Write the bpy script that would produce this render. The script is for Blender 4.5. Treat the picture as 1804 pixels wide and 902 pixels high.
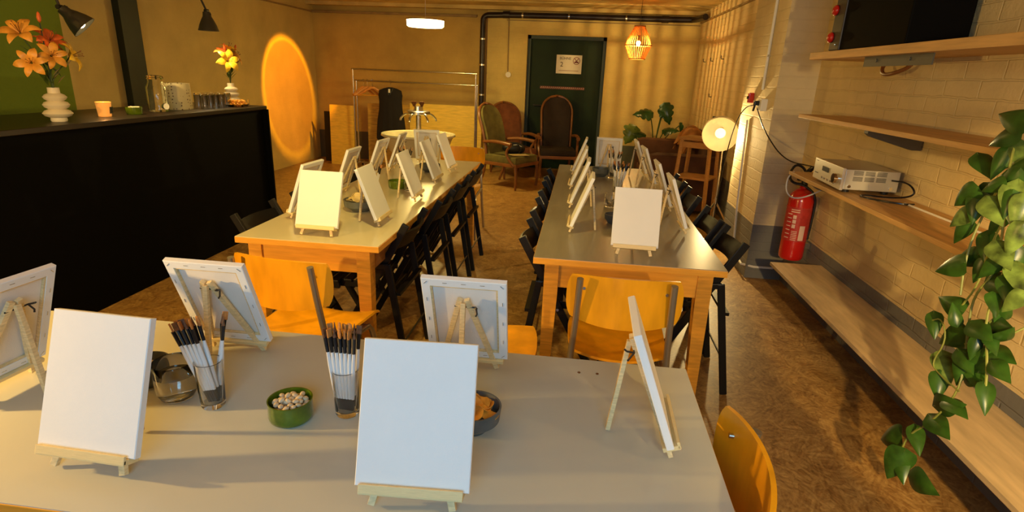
import bpy, bmesh, math, random
from mathutils import Vector, Matrix, Euler
random.seed(7)
for o in list(bpy.data.objects): bpy.data.objects.remove(o)
S = bpy.context.scene
COL = S.collection
PI = math.pi
rad = math.radians

# ------------------------------------------------------------------ camera
pitch, roll, yaw = 0.311949882, 0.0406401651, -0.109129165
cp, sp = math.cos(pitch), math.sin(pitch)
FW = Vector((math.sin(yaw)*cp, math.cos(yaw)*cp, -sp))
R0 = Vector((math.cos(yaw), -math.sin(yaw), 0)); U0 = R0.cross(FW)
RV = math.cos(roll)*R0 + math.sin(roll)*U0
UV = -math.sin(roll)*R0 + math.cos(roll)*U0
cam = bpy.data.objects.new('camera', bpy.data.cameras.new('camera')); COL.objects.link(cam)
m = Matrix((RV, UV, -FW)).transposed().to_4x4(); m.translation = Vector((0, 0, 1.5))
cam.matrix_world = m
cam.data.sensor_width = 36; cam.data.lens = 36*1000/1804; cam.data.clip_start = .02
S.camera = cam
S.view_settings.view_transform = 'Standard'; S.view_settings.look = 'None'
S.view_settings.gamma = 1; S.view_settings.use_curve_mapping = False
S.view_settings.exposure = -0.12
W = bpy.data.worlds.new('world'); S.world = W; W.use_nodes = True
W.node_tree.nodes['Background'].inputs[0].default_value = (.9, .62, .3, 1)
W.node_tree.nodes['Background'].inputs[1].default_value = .0

# ------------------------------------------------------------------ lights without a visible lamp in the frame
def light(name, kind, loc, power, color, size=.1, target=None, **k):
    l = bpy.data.lights.new(name, kind); l.energy = power; l.color = color
    if kind == 'AREA':
        l.shape = 'RECTANGLE'; l.size = size[0]; l.size_y = size[1]
    else: l.shadow_soft_size = size
    for a, v in k.items(): setattr(l, a, v)
    o = bpy.data.objects.new(name, l); COL.objects.link(o); o.location = loc
    if target is not None:
        o.rotation_euler = (Vector(target)-Vector(loc)).to_track_quat('-Z', 'Y').to_euler()
    return o
WARM = (1, .62, .22); AMBER = (1, .52, .14)
# cool daylight from the window side behind the camera
light('daylight_window', 'AREA', (.0, -1.0, 1.7), 34, (.22, .63, 1), (1.3, .9), (-.2, 1.5, .9))
# further counter lamp to the left of the frame, table-end lamp, room lamps behind the viewer, and an added wall fill
light('counter_lamp_light', 'POINT', (-3.05, -.05, 1.55), 20, (1, .66, .24), .03)
light('table_end_lamp_light', 'POINT', (-2.15, .66, 1.22), 128, (1, .62, .18), .025)
light('side_lamp_light', 'POINT', (1.28, .40, 2.15), 9, (1, .66, .26), .05)
light('rear_lamp_light', 'SPOT', (1.0, -1.0, 1.62), 150, (1, .68, .24), .04, (1.05, 2.6, .7), spot_size=rad(48), spot_blend=.35)
light('wall_fill_light', 'SPOT', (.55, -.6, 1.55), 400, (1, .66, .24), .03, (1.67, 1.75, .72), spot_size=rad(33), spot_blend=.2)  # unseen spot, added only to brighten the right wall and bench
light('table_lamp_light', 'SPOT', (-.62, 1.70, 2.25), 95, (1, .74, .20), .05, (-1.2, 2.75, .75), spot_size=rad(95), spot_blend=.6)

# ------------------------------------------------------------------ materials
MATS = {}
def mat(name, col, rough=.6, metal=0, bump=0, bscale=60, var=0, vscale=8, trans=0, emit=None, estr=0, spec=.5, stretch=None, coat=0, ior=1.45, alpha=1):
    if name in MATS: return MATS[name]
    mt = bpy.data.materials.new(name); mt.use_nodes = True
    n = mt.node_tree.nodes; L = mt.node_tree.links; b = n['Principled BSDF']
    b.inputs['Base Color'].default_value = (*col, 1); b.inputs['Roughness'].default_value = rough
    b.inputs['Metallic'].default_value = metal; b.inputs['Specular IOR Level'].default_value = spec
    b.inputs['Transmission Weight'].default_value = trans; b.inputs['IOR'].default_value = ior
    b.inputs['Coat Weight'].default_value = coat
    if emit: b.inputs['Emission Color'].default_value = (*emit, 1); b.inputs['Emission Strength'].default_value = estr
    tc = n.new('ShaderNodeTexCoord'); mp = n.new('ShaderNodeMapping'); L.new(tc.outputs['Object'], mp.inputs[0])
    if stretch: mp.inputs['Scale'].default_value = stretch
    t = n.new('ShaderNodeTexNoise'); t.inputs['Scale'].default_value = vscale; t.inputs['Detail'].default_value = 5
    L.new(mp.outputs[0], t.inputs[0])
    r = n.new('ShaderNodeValToRGB')
    e = max(var, .02)
    r.color_ramp.elements[0].position = .3; r.color_ramp.elements[1].position = .7
    r.color_ramp.elements[0].color = (*[c*(1-e) for c in col], 1); r.color_ramp.elements[1].color = (*[min(1, c*(1+e*.6)) for c in col], 1)
    L.new(t.outputs[0], r.inputs[0]); L.new(r.outputs[0], b.inputs['Base Color'])
    if bump:
        t2 = n.new('ShaderNodeTexNoise'); t2.inputs['Scale'].default_value = bscale; t2.inputs['Detail'].default_value = 4
        L.new(mp.outputs[0], t2.inputs[0])
        bp = n.new('ShaderNodeBump'); bp.inputs['Strength'].default_value = bump; bp.inputs['Distance'].default_value = .01
        L.new(t2.outputs[0], bp.inputs['Height']); L.new(bp.outputs[0], b.inputs['Normal'])
    MATS[name] = mt; return mt

def wall_mat(name, col, axis, brick=True, dado=None, dcol=(.17, .165, .15), green=None):
    mt = bpy.data.materials.new(name); mt.use_nodes = True
    n = mt.node_tree.nodes; L = mt.node_tree.links; b = n['Principled BSDF']; b.inputs['Roughness'].default_value = .75
    tc = n.new('ShaderNodeTexCoord'); sx = n.new('ShaderNodeSeparateXYZ'); L.new(tc.outputs['Object'], sx.inputs[0])
    cx = n.new('ShaderNodeCombineXYZ'); L.new(sx.outputs['Y' if axis == 'x' else 'X'], cx.inputs[0]); L.new(sx.outputs['Z'], cx.inputs[1])
    no = n.new('ShaderNodeTexNoise'); no.inputs['Scale'].default_value = 1.6; no.inputs['Detail'].default_value = 7; no.inputs['Roughness'].default_value = .6
    L.new(tc.outputs['Object'], no.inputs[0])
    rp = n.new('ShaderNodeValToRGB'); rp.color_ramp.elements[0].position = .32; rp.color_ramp.elements[1].position = .62
    rp.color_ramp.elements[0].color = (*[c*.78 for c in col], 1); rp.color_ramp.elements[1].color = (*col, 1)
    L.new(no.outputs[0], rp.inputs[0]); out = rp.outputs[0]
    def step(sock, thr, a, bcol):
        mth = n.new('ShaderNodeMath'); mth.operation = 'LESS_THAN'; L.new(sock, mth.inputs[0]); mth.inputs[1].default_value = thr
        mx = n.new('ShaderNodeMix'); mx.data_type = 'RGBA'; L.new(mth.outputs[0], mx.inputs[0]); L.new(a, mx.inputs[6]); mx.inputs[7].default_value = (*bcol, 1)
        return mx.outputs[2]
    if green: out = step(sx.outputs['Y'], green, out, (.16, .24, .012))
    if dado: out = step(sx.outputs['Z'], dado, out, dcol)
    L.new(out, b.inputs['Base Color'])
    n2 = n.new('ShaderNodeTexNoise'); n2.inputs['Scale'].default_value = 45; n2.inputs['Detail'].default_value = 6; L.new(tc.outputs['Object'], n2.inputs[0])
    bp = n.new('ShaderNodeBump'); bp.inputs['Strength'].default_value = .35; bp.inputs['Distance'].default_value = .006; L.new(n2.outputs[0], bp.inputs['Height'])
    nrm = bp
    if brick:
        br = n.new('ShaderNodeTexBrick'); br.inputs['Scale'].default_value = 1; br.inputs['Brick Width'].default_value = .25; br.inputs['Row Height'].default_value = .078
        br.inputs['Mortar Size'].default_value = .006; br.inputs['Mortar Smooth'].default_value = .6
        nz = n.new('ShaderNodeTexNoise'); nz.inputs['Scale'].default_value = 6; L.new(cx.outputs[0], nz.inputs[0])
        ad = n.new('ShaderNodeVectorMath'); ad.operation = 'MULTIPLY_ADD'; L.new(nz.outputs['Color'], ad.inputs[0]); ad.inputs[1].default_value = (.025, .025, 0); L.new(cx.outputs[0], ad.inputs[2])
        L.new(ad.outputs[0], br.inputs[0])
        b2 = n.new('ShaderNodeBump'); b2.invert = True; b2.inputs['Strength'].default_value = float(brick); b2.inputs['Distance'].default_value = .008
        L.new(br.outputs['Fac'], b2.inputs['Height']); L.new(bp.outputs[0], b2.inputs['Normal']); nrm = b2
    L.new(nrm.outputs[0], b.inputs['Normal'])
    return mt

def osb_mat(name, dark, lite):
    mt = bpy.data.materials.new(name); mt.use_nodes = True
    n = mt.node_tree.nodes; L = mt.node_tree.links; b = n['Principled BSDF']
    tc = n.new('ShaderNodeTexCoord'); prev = None
    for i, (vs, sc) in enumerate(((17, 1), (26, 1.3), (12, .8))):
        ad = n.new('ShaderNodeVectorMath'); ad.operation = 'ADD'; L.new(tc.outputs['Object'], ad.inputs[0]); ad.inputs[1].default_value = (i*3.3, i*1.9, 0)
        nw = n.new('ShaderNodeTexNoise'); nw.inputs['Scale'].default_value = 30; L.new(ad.outputs[0], nw.inputs[0])
        wp = n.new('ShaderNodeVectorMath'); wp.operation = 'MULTIPLY_ADD'; L.new(nw.outputs['Color'], wp.inputs[0]); wp.inputs[1].default_value = (.03, .03, 0); L.new(ad.outputs[0], wp.inputs[2])
        vo = n.new('ShaderNodeTexVoronoi'); vo.inputs['Scale'].default_value = vs; L.new(wp.outputs[0], vo.inputs[0])
        sp_ = n.new('ShaderNodeSeparateColor'); L.new(vo.outputs['Color'], sp_.inputs[0])
        an = n.new('ShaderNodeMath'); an.operation = 'MULTIPLY'; L.new(sp_.outputs[0], an.inputs[0]); an.inputs[1].default_value = 3.14
        vr = n.new('ShaderNodeVectorRotate'); vr.rotation_type = 'Z_AXIS'; L.new(ad.outputs[0], vr.inputs['Vector']); L.new(an.outputs[0], vr.inputs['Angle'])
        mp = n.new('ShaderNodeMapping'); L.new(vr.outputs[0], mp.inputs[0]); mp.inputs['Scale'].default_value = (12*sc, 75*sc, 1)
        t = n.new('ShaderNodeTexNoise'); t.inputs['Scale'].default_value = 1; t.inputs['Detail'].default_value = 3; L.new(mp.outputs[0], t.inputs[0])
        mx0 = n.new('ShaderNodeMix'); mx0.inputs[0].default_value = .16; L.new(t.outputs[0], mx0.inputs[2]); L.new(sp_.outputs[1], mx0.inputs[3])
        if prev is None: prev = mx0.outputs[0]
        else:
            mx = n.new('ShaderNodeMix'); mx.inputs[0].default_value = .4; L.new(prev, mx.inputs[2]); L.new(mx0.outputs[0], mx.inputs[3]); prev = mx.outputs[0]
    big = n.new('ShaderNodeTexNoise'); big.inputs['Scale'].default_value = 1.3; big.inputs['Detail'].default_value = 3; L.new(tc.outputs['Object'], big.inputs[0])
    mb = n.new('ShaderNodeMix'); mb.inputs[0].default_value = .10; L.new(prev, mb.inputs[2]); L.new(big.outputs[0], mb.inputs[3]); prev = mb.outputs[0]
    r = n.new('ShaderNodeValToRGB'); e = r.color_ramp.elements
    e[0].position = .37; e[0].color = (*[c*.65 for c in dark], 1); e[1].position = .63; e[1].color = (*lite, 1)
    k = e.new(.44); k.color = (*dark, 1); k = e.new(.54); k.color = (*[(a+c)/2 for a, c in zip(dark, lite)], 1)
    L.new(prev, r.inputs[0]); L.new(r.outputs[0], b.inputs['Base Color'])
    rr = n.new('ShaderNodeMapRange'); rr.inputs[3].default_value = .3; rr.inputs[4].default_value = .55; L.new(prev, rr.inputs[0]); L.new(rr.outputs[0], b.inputs['Roughness'])
    bp = n.new('ShaderNodeBump'); bp.inputs['Strength'].default_value = .10; bp.inputs['Distance'].default_value = .003; L.new(prev, bp.inputs['Height']); L.new(bp.outputs[0], b.inputs['Normal'])
    return mt

M_wood = mat('beech_wood', (.70, .31, .03), .4, var=.22, vscale=3, stretch=(3, 3, 26))
M_woodx = mat('beech_wood_long', (.72, .33, .035), .4, var=.12, vscale=3, stretch=(3, 30, 30))
M_ply = mat('orange_plywood', (.86, .38, .010), .3, var=.22, vscale=3, stretch=(4, 4, 1.2), coat=.25)
M_plyedge = mat('plywood_edge', (.72, .40, .12), .5, var=.2, vscale=40)
M_pine = mat('pale_pine', (.80, .60, .30), .5, var=.2, vscale=9, stretch=(6, 6, 30))
M_pinex = mat('pale_pine_ledge', (.80, .62, .30), .5, var=.08, vscale=9, stretch=(6, 60, 60))
M_shelf = mat('shelf_pine', (.62, .36, .12), .5, var=.25, vscale=3, stretch=(18, 1.2, 18))
M_bench = mat('bench_board', (.60, .44, .24), .5, var=.22, vscale=3, stretch=(9, 1.5, 9), bump=.1)
M_canvas = mat('canvas_white', (.86, .85, .82), .8, bump=.12, bscale=700)
M_raw = mat('raw_canvas', (.84, .78, .70), .85, bump=.15, bscale=500, var=.05)
M_black = mat('black_paint_wood', (.005, .0045, .005), .42, var=.1, spec=.35)
M_bar = mat('bar_black', (.0012, .0012, .0013), .7, spec=.08)
M_bartop = mat('bar_top', (.022, .014, .008), .35, var=.3, vscale=4, spec=.25)
M_steel = mat('steel', (.6, .58, .55), .25, 1)
M_chrome = mat('chrome', (.8, .8, .8), .12, 1)
M_tube = mat('grey_tube', (.42, .38, .30), .3, .75)
M_darkm = mat('dark_metal', (.05, .045, .04), .4, .6)
M_grey = mat('bracket_grey', (.10, .095, .085), .5, .3)
M_glass = mat('clear_glass', (1, 1, 1), .0, trans=1, ior=1.45)
M_water = mat('water_clear', (.97, .98, .95), .0, trans=1, ior=1.33)
M_white = mat('white_plastic', (.8, .78, .72), .4)
M_greenb = mat('green_glaze', (.095, .145, .006), .12, var=.4, vscale=30, coat=.6)
M_greyb = mat('grey_stoneware', (.11, .12, .115), .4, var=.2, vscale=30)
M_nut = mat('nut_shell', (.66, .50, .30), .5, var=.25, vscale=60)
M_chip = mat('crisp_orange', (.86, .38, .04), .5, var=.3, vscale=40)
M_brist = mat('bristle_tan', (.55, .22, .05), .6, var=.4, vscale=200, stretch=(4, 4, .3))
M_bristd = mat('bristle_dark', (.16, .07, .03), .6, var=.4, vscale=200)
M_brw = mat('brush_handle_white', (.78, .76, .74), .3)
M_brb = mat('brush_ferrule_black', (.012, .012, .014), .25)
M_red = mat('extinguisher_red', (.48, .010, .008), .22, coat=.4)
M_vase = mat('cream_ceramic', (.72, .62, .45), .55, bump=.05, bscale=200)
M_lily_y = mat('petal_yellow', (.95, .55, .03), .45, var=.3, vscale=20)
M_lily_o = mat('petal_orange', (.80, .16, .03), .45, var=.35, vscale=20)
M_lily_p = mat('petal_peach', (.80, .36, .045), .45, var=.35, vscale=20)
M_stem = mat('stem_green', (.05, .085, .01), .5, var=.3)
M_leaf = mat('pothos_leaf', (.030, .085, .010), .35, var=.55, vscale=18)
M_leafv = mat('pothos_leaf_variegated', (.13, .20, .04), .35, var=.85, vscale=22)
M_vine = mat('pothos_vine', (.22, .24, .05), .45, var=.3)
M_mon = mat('monstera_leaf', (.018, .06, .015), .25, var=.4)
M_monl = mat('monstera_leaf_light', (.12, .19, .03), .3, var=.4)
M_sofa = mat('brown_velour', (.085, .032, .012), .9, var=.3, vscale=6, bump=.2, bscale=150)
M_cush = mat('rust_throw', (.30, .12, .025), .9, var=.3, vscale=10, bump=.4, bscale=30)
M_arm = mat('armchair_wood', (.20, .075, .022), .35, var=.25, vscale=6)
M_green_up = mat('olive_upholstery', (.13, .11, .028), .85, var=.35, vscale=10, bump=.2, bscale=200)
M_red_up = mat('rust_upholstery', (.15, .045, .014), .85, var=.35, vscale=10, bump=.2, bscale=200)
M_dk_up = mat('dark_upholstery_shaded', (.018, .009, .006), .85, var=.3, vscale=10, bump=.2, bscale=200)  # dark cloth, with the shade by the door also put into its colour
M_yell = mat('spruce_panel', (.88, .60, .09), .55, var=.15, vscale=5, stretch=(1.5, 10, 10))
M_paper = mat('paper', (.80, .76, .66), .7)
M_door = mat('dark_green_paint', (.012, .027, .005), .5, var=.3, vscale=3, spec=.2)
M_post = mat('dark_green_post', (.010, .016, .007), .5, var=.3)
M_pipe = mat('black_pipe', (.018, .011, .012), .35, var=.3)
M_trim = mat('trim_paint', (.30, .20, .08), .6, var=.2)
M_ink = mat('ink_red_brown', (.22, .02, .02), .6)
M_inkd = mat('ink_dark', (.05, .02, .02), .6)

# ------------------------------------------------------------------ mesh helpers
class MB:
    def __init__(s): s.b = bmesh.new()
    def box(s, c, size, rot=(0, 0, 0), bev=0):
        r = bmesh.ops.create_cube(s.b, size=1)
        M = Matrix.Translation(c) @ Euler(rot).to_matrix().to_4x4() @ Matrix.Diagonal((*size, 1))
        bmesh.ops.transform(s.b, matrix=M, verts=r['verts'])
        if bev:
            es = {e for v in r['verts'] for e in v.link_edges}
            bmesh.ops.bevel(s.b, geom=list(es), offset=bev, segments=2, affect='EDGES', profile=.6)
        return s
    def bar(s, p0, p1, w, d=None, up=(0, 0, 1), bev=0):      # rectangular bar from p0 to p1
        p0, p1 = Vector(p0), Vector(p1); z = (p1-p0); ln = z.length; z.normalize()
        x = Vector(up).cross(z)
        if x.length < 1e-4: x = Vector((1, 0, 0)).cross(z)
        x.normalize(); y = z.cross(x); d = d or w
        M = Matrix((x, y, z)).transposed().to_4x4(); M.translation = (p0+p1)/2
        r = bmesh.ops.create_cube(s.b, size=1)
        bmesh.ops.transform(s.b, matrix=M @ Matrix.Diagonal((w, d, ln, 1)), verts=r['verts'])
        if bev:
            es = {e for v in r['verts'] for e in v.link_edges}
            bmesh.ops.bevel(s.b, geom=list(es), offset=bev, segments=2, affect='EDGES', profile=.6)
        return s
    def cyl(s, p0, p1, r0, r1=None, seg=16):
        p0, p1 = Vector(p0), Vector(p1); z = p1-p0; r1 = r0 if r1 is None else r1
        r = bmesh.ops.create_cone(s.b, cap_ends=True, segments=seg, radius1=r0, radius2=r1, depth=z.length)
        M = z.to_track_quat('Z', 'Y').to_matrix().to_4x4(); M.translation = (p0+p1)/2
        bmesh.ops.transform(s.b, matrix=M, verts=r['verts']); return s
    def tube(s, pts, r, seg=8, smooth=0, cap=True):
        pts = [Vector(p) for p in pts]
        for _ in range(smooth):
            q = [pts[0]]
            for a, b in zip(pts, pts[1:]): q += [a*.75+b*.25, a*.25+b*.75]
            pts = q+[pts[-1]]
        rings = []; x = None; n = len(pts)
        for i, p in enumerate(pts):
            t = (pts[min(i+1, n-1)]-pts[max(i-1, 0)]).normalized()
            if x is None: x = t.orthogonal().normalized()
            x = (x-t*x.dot(t)).normalized(); y = t.cross(x)
            rr = r(i/(n-1)) if callable(r) else r
            rings.append([s.b.verts.new(p+(x*math.cos(a)+y*math.sin(a))*rr) for a in [2*PI*k/seg for k in range(seg)]])
        for A, B in zip(rings, rings[1:]):
            for k in range(seg): s.b.faces.new((A[k], A[(k+1) % seg], B[(k+1) % seg], B[k]))
        if cap: s.b.faces.new(rings[0][::-1]); s.b.faces.new(rings[-1])
        return s
    def lathe(s, prof, c=(0, 0, 0), seg=32, sx=1, sy=1, close=False):
        c = Vector(c); rings = []
        for r, z in prof:
            if r < 1e-6: rings.append([s.b.verts.new(c+Vector((0, 0, z)))])
            else: rings.append([s.b.verts.new(c+Vector((r*sx*math.cos(2*PI*k/seg), r*sy*math.sin(2*PI*k/seg), z))) for k in range(seg)])
        if close: rings.append(rings[0])
        for A, B in zip(rings, rings[1:]):
            for k in range(seg):
                j = (k+1) % seg
                if len(A) == 1 and len(B) == 1: continue
                if len(A) == 1: s.b.faces.new((A[0], B[j], B[k]))
                elif len(B) == 1: s.b.faces.new((A[k], A[j], B[0]))
                else: s.b.faces.new((A[k], A[j], B[j], B[k]))
        return s
    def sheet(s, f, nu, nv, th):      # thick curved sheet from f(u,v), u,v in -1..1
        def nrm(u, v):
            e = 1e-3; a = f(u+e, v)-f(u-e, v); b = f(u, v+e)-f(u, v-e); n = a.cross(b)
            return n.normalized() if n.length > 1e-12 else Vector((0, 0, 1))
        G = []
        for sgn in (.5, -.5):
            G.append([[s.b.verts.new(f(u, v)+nrm(u*.98, v*.98)*th*sgn) for u in [-1+2*i/nu for i in range(nu+1)]] for v in [-1+2*j/nv for j in range(nv+1)]])
        A, B = G
        for j in range(nv):
            for i in range(nu):
                s.b.faces.new((A[j][i], A[j][i+1], A[j+1][i+1], A[j+1][i]))
                s.b.faces.new((B[j][i], B[j+1][i], B[j+1][i+1], B[j][i+1]))
        rim = [(0, i) for i in range(nu)]+[(j, nu) for j in range(nv)]+[(nv, i) for i in range(nu, 0, -1)]+[(j, 0) for j in range(nv, 0, -1)]
        for (a, b), (c, d) in zip(rim, rim[1:]+rim[:1]): s.b.faces.new((A[a][b], B[a][b], B[c][d], A[c][d]))
        return s
    def prism(s, pts, z0, z1):        # polygon in xy extruded in z
        lo = [s.b.verts.new((x, y, z0)) for x, y in pts]; hi = [s.b.verts.new((x, y, z1)) for x, y in pts]
        s.b.faces.new(lo[::-1]); s.b.faces.new(hi); n = len(pts)
        for i in range(n): s.b.faces.new((lo[i], lo[(i+1) % n], hi[(i+1) % n], hi[i]))
        return s
    def sph(s, c, r, sc=(1, 1, 1), rot=(0, 0, 0), seg=12):
        q = bmesh.ops.create_uvsphere(s.b, u_segments=seg, v_segments=max(6, seg*2//3), radius=r)
        bmesh.ops.transform(s.b, matrix=Matrix.Translation(c) @ Euler(rot).to_matrix().to_4x4() @ Matrix.Diagonal((*sc, 1)), verts=q['verts']); return s
    def xf(s, M): bmesh.ops.transform(s.b, matrix=M, verts=s.b.verts); return s
def ob(name, mb, mt, parent=None, smooth=False, loc=None, rot=None):
    b = mb.b; bmesh.ops.recalc_face_normals(b, faces=b.faces)
    me = bpy.data.meshes.new(name); b.to_mesh(me); b.free(); me.materials.append(mt)
    if smooth:
        for p in me.polygons: p.use_smooth = True
        try: me.set_sharp_from_angle(angle=rad(40))
        except Exception: pass
    o = bpy.data.objects.new(name, me); COL.objects.link(o)
    if parent: o.parent = parent
    if loc: o.location = loc
    if rot: o.rotation_euler = rot
    return o
def tag(o, label=None, cat=None, group=None, kind=None):
    if label: o['label'] = label
    if cat: o['category'] = cat
    if group: o['group'] = group
    if kind: o['kind'] = kind
    return o
def thing(name, label, cat, loc=(0, 0, 0), rz=0, group=None):
    o = bpy.data.objects.new(name, None); COL.objects.link(o); o.empty_display_size = .1
    o.location = loc; o.rotation_euler = (0, 0, rz); return tag(o, label, cat, group)
def dup(root, label=None, loc=None, rot=None, group=None):
    def cpy(o, par):
        c = o.copy(); COL.objects.link(c); c.parent = par
        for ch in kids.get(o.name, []): cpy(ch, c)
        return c
    kids = {}
    def walk(o):
        kids[o.name] = list(o.children)
        for ch in o.children: walk(ch)
    walk(root); r = cpy(root, None)
    if loc is not None: r.location = loc
    if rot is not None: r.rotation_euler = rot
    if label: r['label'] = label
    if group: r['group'] = group
    return r
def struct(name, mb, mt, smooth=False, parent=None):
    o = ob(name, mb, mt, parent, smooth)
    if not parent: o['kind'] = 'structure'
    return o

# ------------------------------------------------------------------ room
XL, XR, YB, YF, H = -4.41, 1.67, 9.36, -2.4, 2.45
struct('floor', MB().box(((XL+XR)/2, (YB+YF)/2, -.05), (XR-XL+.6, YB-YF+.8, .1)), osb_mat('osb_floor', (.27, .135, .036), (.56, .34, .11)))
MC = mat('ceiling_concrete', (.58, .43, .16), .8, var=.35, vscale=2.5, bump=.4, bscale=25)
struct('ceiling', MB().box(((XL+XR)/2, (YB+YF)/2, H+.05), (XR-XL+.6, YB-YF+.8, .1)), MC)
struct('wall_left', MB().box((XL-.1, (YB+YF)/2, H/2), (.2, YB-YF+.4, H)), wall_mat('wall_left_paint', (.62, .47, .17), 'x', .12, green=4.65))
struct('wall_right', MB().box((XR+.1, (YB+YF)/2, H/2), (.2, YB-YF+.4, H)), wall_mat('wall_right_paint', (.72, .55, .27), 'x', .55, dado=.443))
struct('wall_front', MB().box(((XL+XR)/2, YF-.1, H/2), (XR-XL, .2, H)), wall_mat('wall_front_paint', (.5, .4, .22), 'y'))
# back wall: left part, and right part with the door recess
DX0, DX1, DH = -.92, .30, 2.07
struct('wall_back_left', MB().box(((XL-1.55)/2, YB+.13, H/2), (-1.55-XL, .2, H)), wall_mat('wall_back_left_paint', (.56, .38, .10), 'y', .1, dado=.46, dcol=(.10, .09, .05)))
bw = MB()
bw.box(((-1.55+DX0)/2, YB+.1, H/2), (DX0+1.55, .2, H)).box(((DX1+XR)/2, YB+.1, H/2), (XR-DX1, .2, H)).box(((DX0+DX1)/2, YB+.1, (DH+H)/2), (DX1-DX0, .2, H-DH))
struct('wall_back', bw, wall_mat('wall_back_paint', (.70, .53, .17), 'y', .28, dado=.46, dcol=(.10, .11, .07)))
struct('wall_pillar', MB().box(((1.396+XR)/2+.02, (4.52+6.22)/2-.42, H/2), (XR-1.396+.04, .86, H)), wall_mat('pillar_paint', (.76, .62, .36), 'x', .4, dado=.44))
struct('trim_1', MB().box((1.655, 6.235, H/2), (.03, .03, H)), M_trim)
# ceiling beams / board joints
for i, (y, w, d) in enumerate(((9.25, .16, .05), (8.55, .03, .012), (7.4, .03, .012), (6.3, .18, .06))):
    struct('trim_%d' % (i+2), MB().box(((XL+XR)/2, y, H-d/2), (XR-XL, w, d)), MC)
struct('trim_6', MB().box(((XL-1.72)/2, YB-.01, 2.31), (-1.72-XL, .05, .03)), M_trim)
struct('trim_7', MB().box((XL+.012, 6.2, 2.31), (.025, 6.3, .02)), M_trim)
struct('trim_8', MB().box((XR-.012, 7.8, 2.31), (.025, 3.1, .02)), M_trim)
struct('trim_9', MB().box((.2, YB-.008, 2.27), (2.9, .016, .012)), M_trim)
# painted steel column on the left wall
struct('trim_10', MB().box((XL+.04, 5.34, H/2), (.08, .20, H)).box((XL+.08, 5.34, H/2), (.014, .24, H)), M_post)
# door
d = MB().box(((DX0+DX1)/2, YB+.16, DH/2), (DX1-DX0-.02, .04, DH-.02))
door = struct('door_1', d, M_door)
fr = MB()
for x in (DX0+.025, DX1-.025): fr.box((x, YB+.11, DH/2), (.05, .06, DH))
fr.box(((DX0+DX1)/2, YB+.11, DH-.025), (DX1-DX0, .06, .05))
struct('door_frame', fr, mat('door_frame_paint', (.03, .05, .02), .45), parent=door)
struct('door_panel', MB().box((.09, YB+.137, 1.0), (.16, .012, 1.9)), M_door, parent=door)
h = MB().cyl((-.78, YB+.14, 1.02), (-.78, YB+.08, 1.02), .012).cyl((-.79, YB+.085, 1.02), (-.66, YB+.085, 1.02), .010)
struct('door_handle', h, M_darkm, True, parent=door)

def text_curve(body, size, ext=.0006):
    cu = bpy.data.curves.new('t', 'FONT'); cu.body = body; cu.size = size; cu.extrude = ext
    o = bpy.data.objects.new('t', cu); COL.objects.link(o); bpy.context.view_layer.update()
    me = bpy.data.meshes.new_from_object(o); bpy.data.objects.remove(o); bpy.data.curves.remove(cu)
    return me
def text_obj(name, body, size, mt, loc, rot, parent, align='left'):
    me = text_curve(body, size); me.materials.clear(); me.materials.append(mt)
    o = bpy.data.objects.new(name, me); COL.objects.link(o); o.parent = parent; o.location = loc; o.rotation_euler = rot; return o
# sheet of paper on the door
pp = thing('paper_notice', 'white paper notice with a no-smoking symbol taped to the green door', 'sign', (-.26, YB+.118, 1.66))
ob('paper_sheet', MB().box((0, .004, 0), (.40, .004, .28)), M_paper, pp)
text_obj('heading', 'BÜHNE', .055, M_inkd, (-.15, .0005, .07), (PI/2, 0, 0), pp)
text_obj('number', '2', .10, M_inkd, (-.14, .0005, -.035), (PI/2, 0, 0), pp)
ob('small_print', MB().box((0, .0015, -.095), (.31, .002, .006)), M_ink, pp)
cm = MB(); cm.lathe([(.048, 0), (.056, 0), (.056, .002), (.048, .002)], close=True).box((0, 0, .001), (.1, .009, .002), (0, 0, .8)).box((0, 0, .001), (.1, .009, .002), (0, 0, -.8))
cm.box((0, -.02, .001), (.06, .02, .002)); cm.xf(Matrix.Translation((.115, .002, .055)) @ Euler((PI/2, 0, 0)).to_matrix().to_4x4())
ob('no_smoking_symbol', cm, M_ink, pp)
tp = thing('warning_tape', 'narrow red patterned tape stuck across the green door', 'tape', (-.28, YB+.136, 1.30))
ob('tape_strip', MB().box((0, 0, 0), (.84, .003, .04)), mat('tape_red', (.20, .04, .025), .5, var=.6, vscale=60), tp)
tm = MB()
for k in range(26): tm.box((-.40+k*.032, -.002, .0), (.012, .002, .026), (0, .5, 0))
ob('tape_pattern', tm, mat('tape_pale', (.4, .3, .2), .5), tp)

# pipe
pm = MB().tube([(-1.61, YB-.1, .95), (-1.61, YB-.1, 2.20), (-1.60, YB-.1, 2.30), (-1.50, YB-.1, 2.335), (1.45, YB-.1, 2.335), (1.56, YB-.25, 2.335), (1.60, YB-.6, 2.34)], .042, 14, smooth=2)
pt = thing('drain_pipe', 'black drain pipe running up the back wall and across above the door', 'pipe')
ob('pipe', pm, M_pipe, pt, True)
for c, ax in (((-1.61, 1.98), 'z'), ((-1.61, 1.15), 'z'), ((-1.61, 1.6), 'z'), ((-1.0, 2.335), 'x'), ((-.3, 2.335), 'x'), ((.55, 2.335), 'x'), ((1.25, 2.335), 'x')):
    q = MB(); dv = Vector((0, 0, .012)) if ax == 'z' else Vector((.012, 0, 0)); p = Vector((c[0], YB-.1, c[1]))
    q.cyl(p-dv, p+dv, .047).cyl(p+Vector((0, .04, 0)), p+Vector((0, .1, 0)), .008)
    ob('pipe_clip', q, M_steel, pt, True)
for x in (-1.25, 1.12): ob('pipe_collar', MB().cyl((x-.05, YB-.1, 2.335), (x+.05, YB-.1, 2.335), .051), M_pipe, pt, True)
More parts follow.
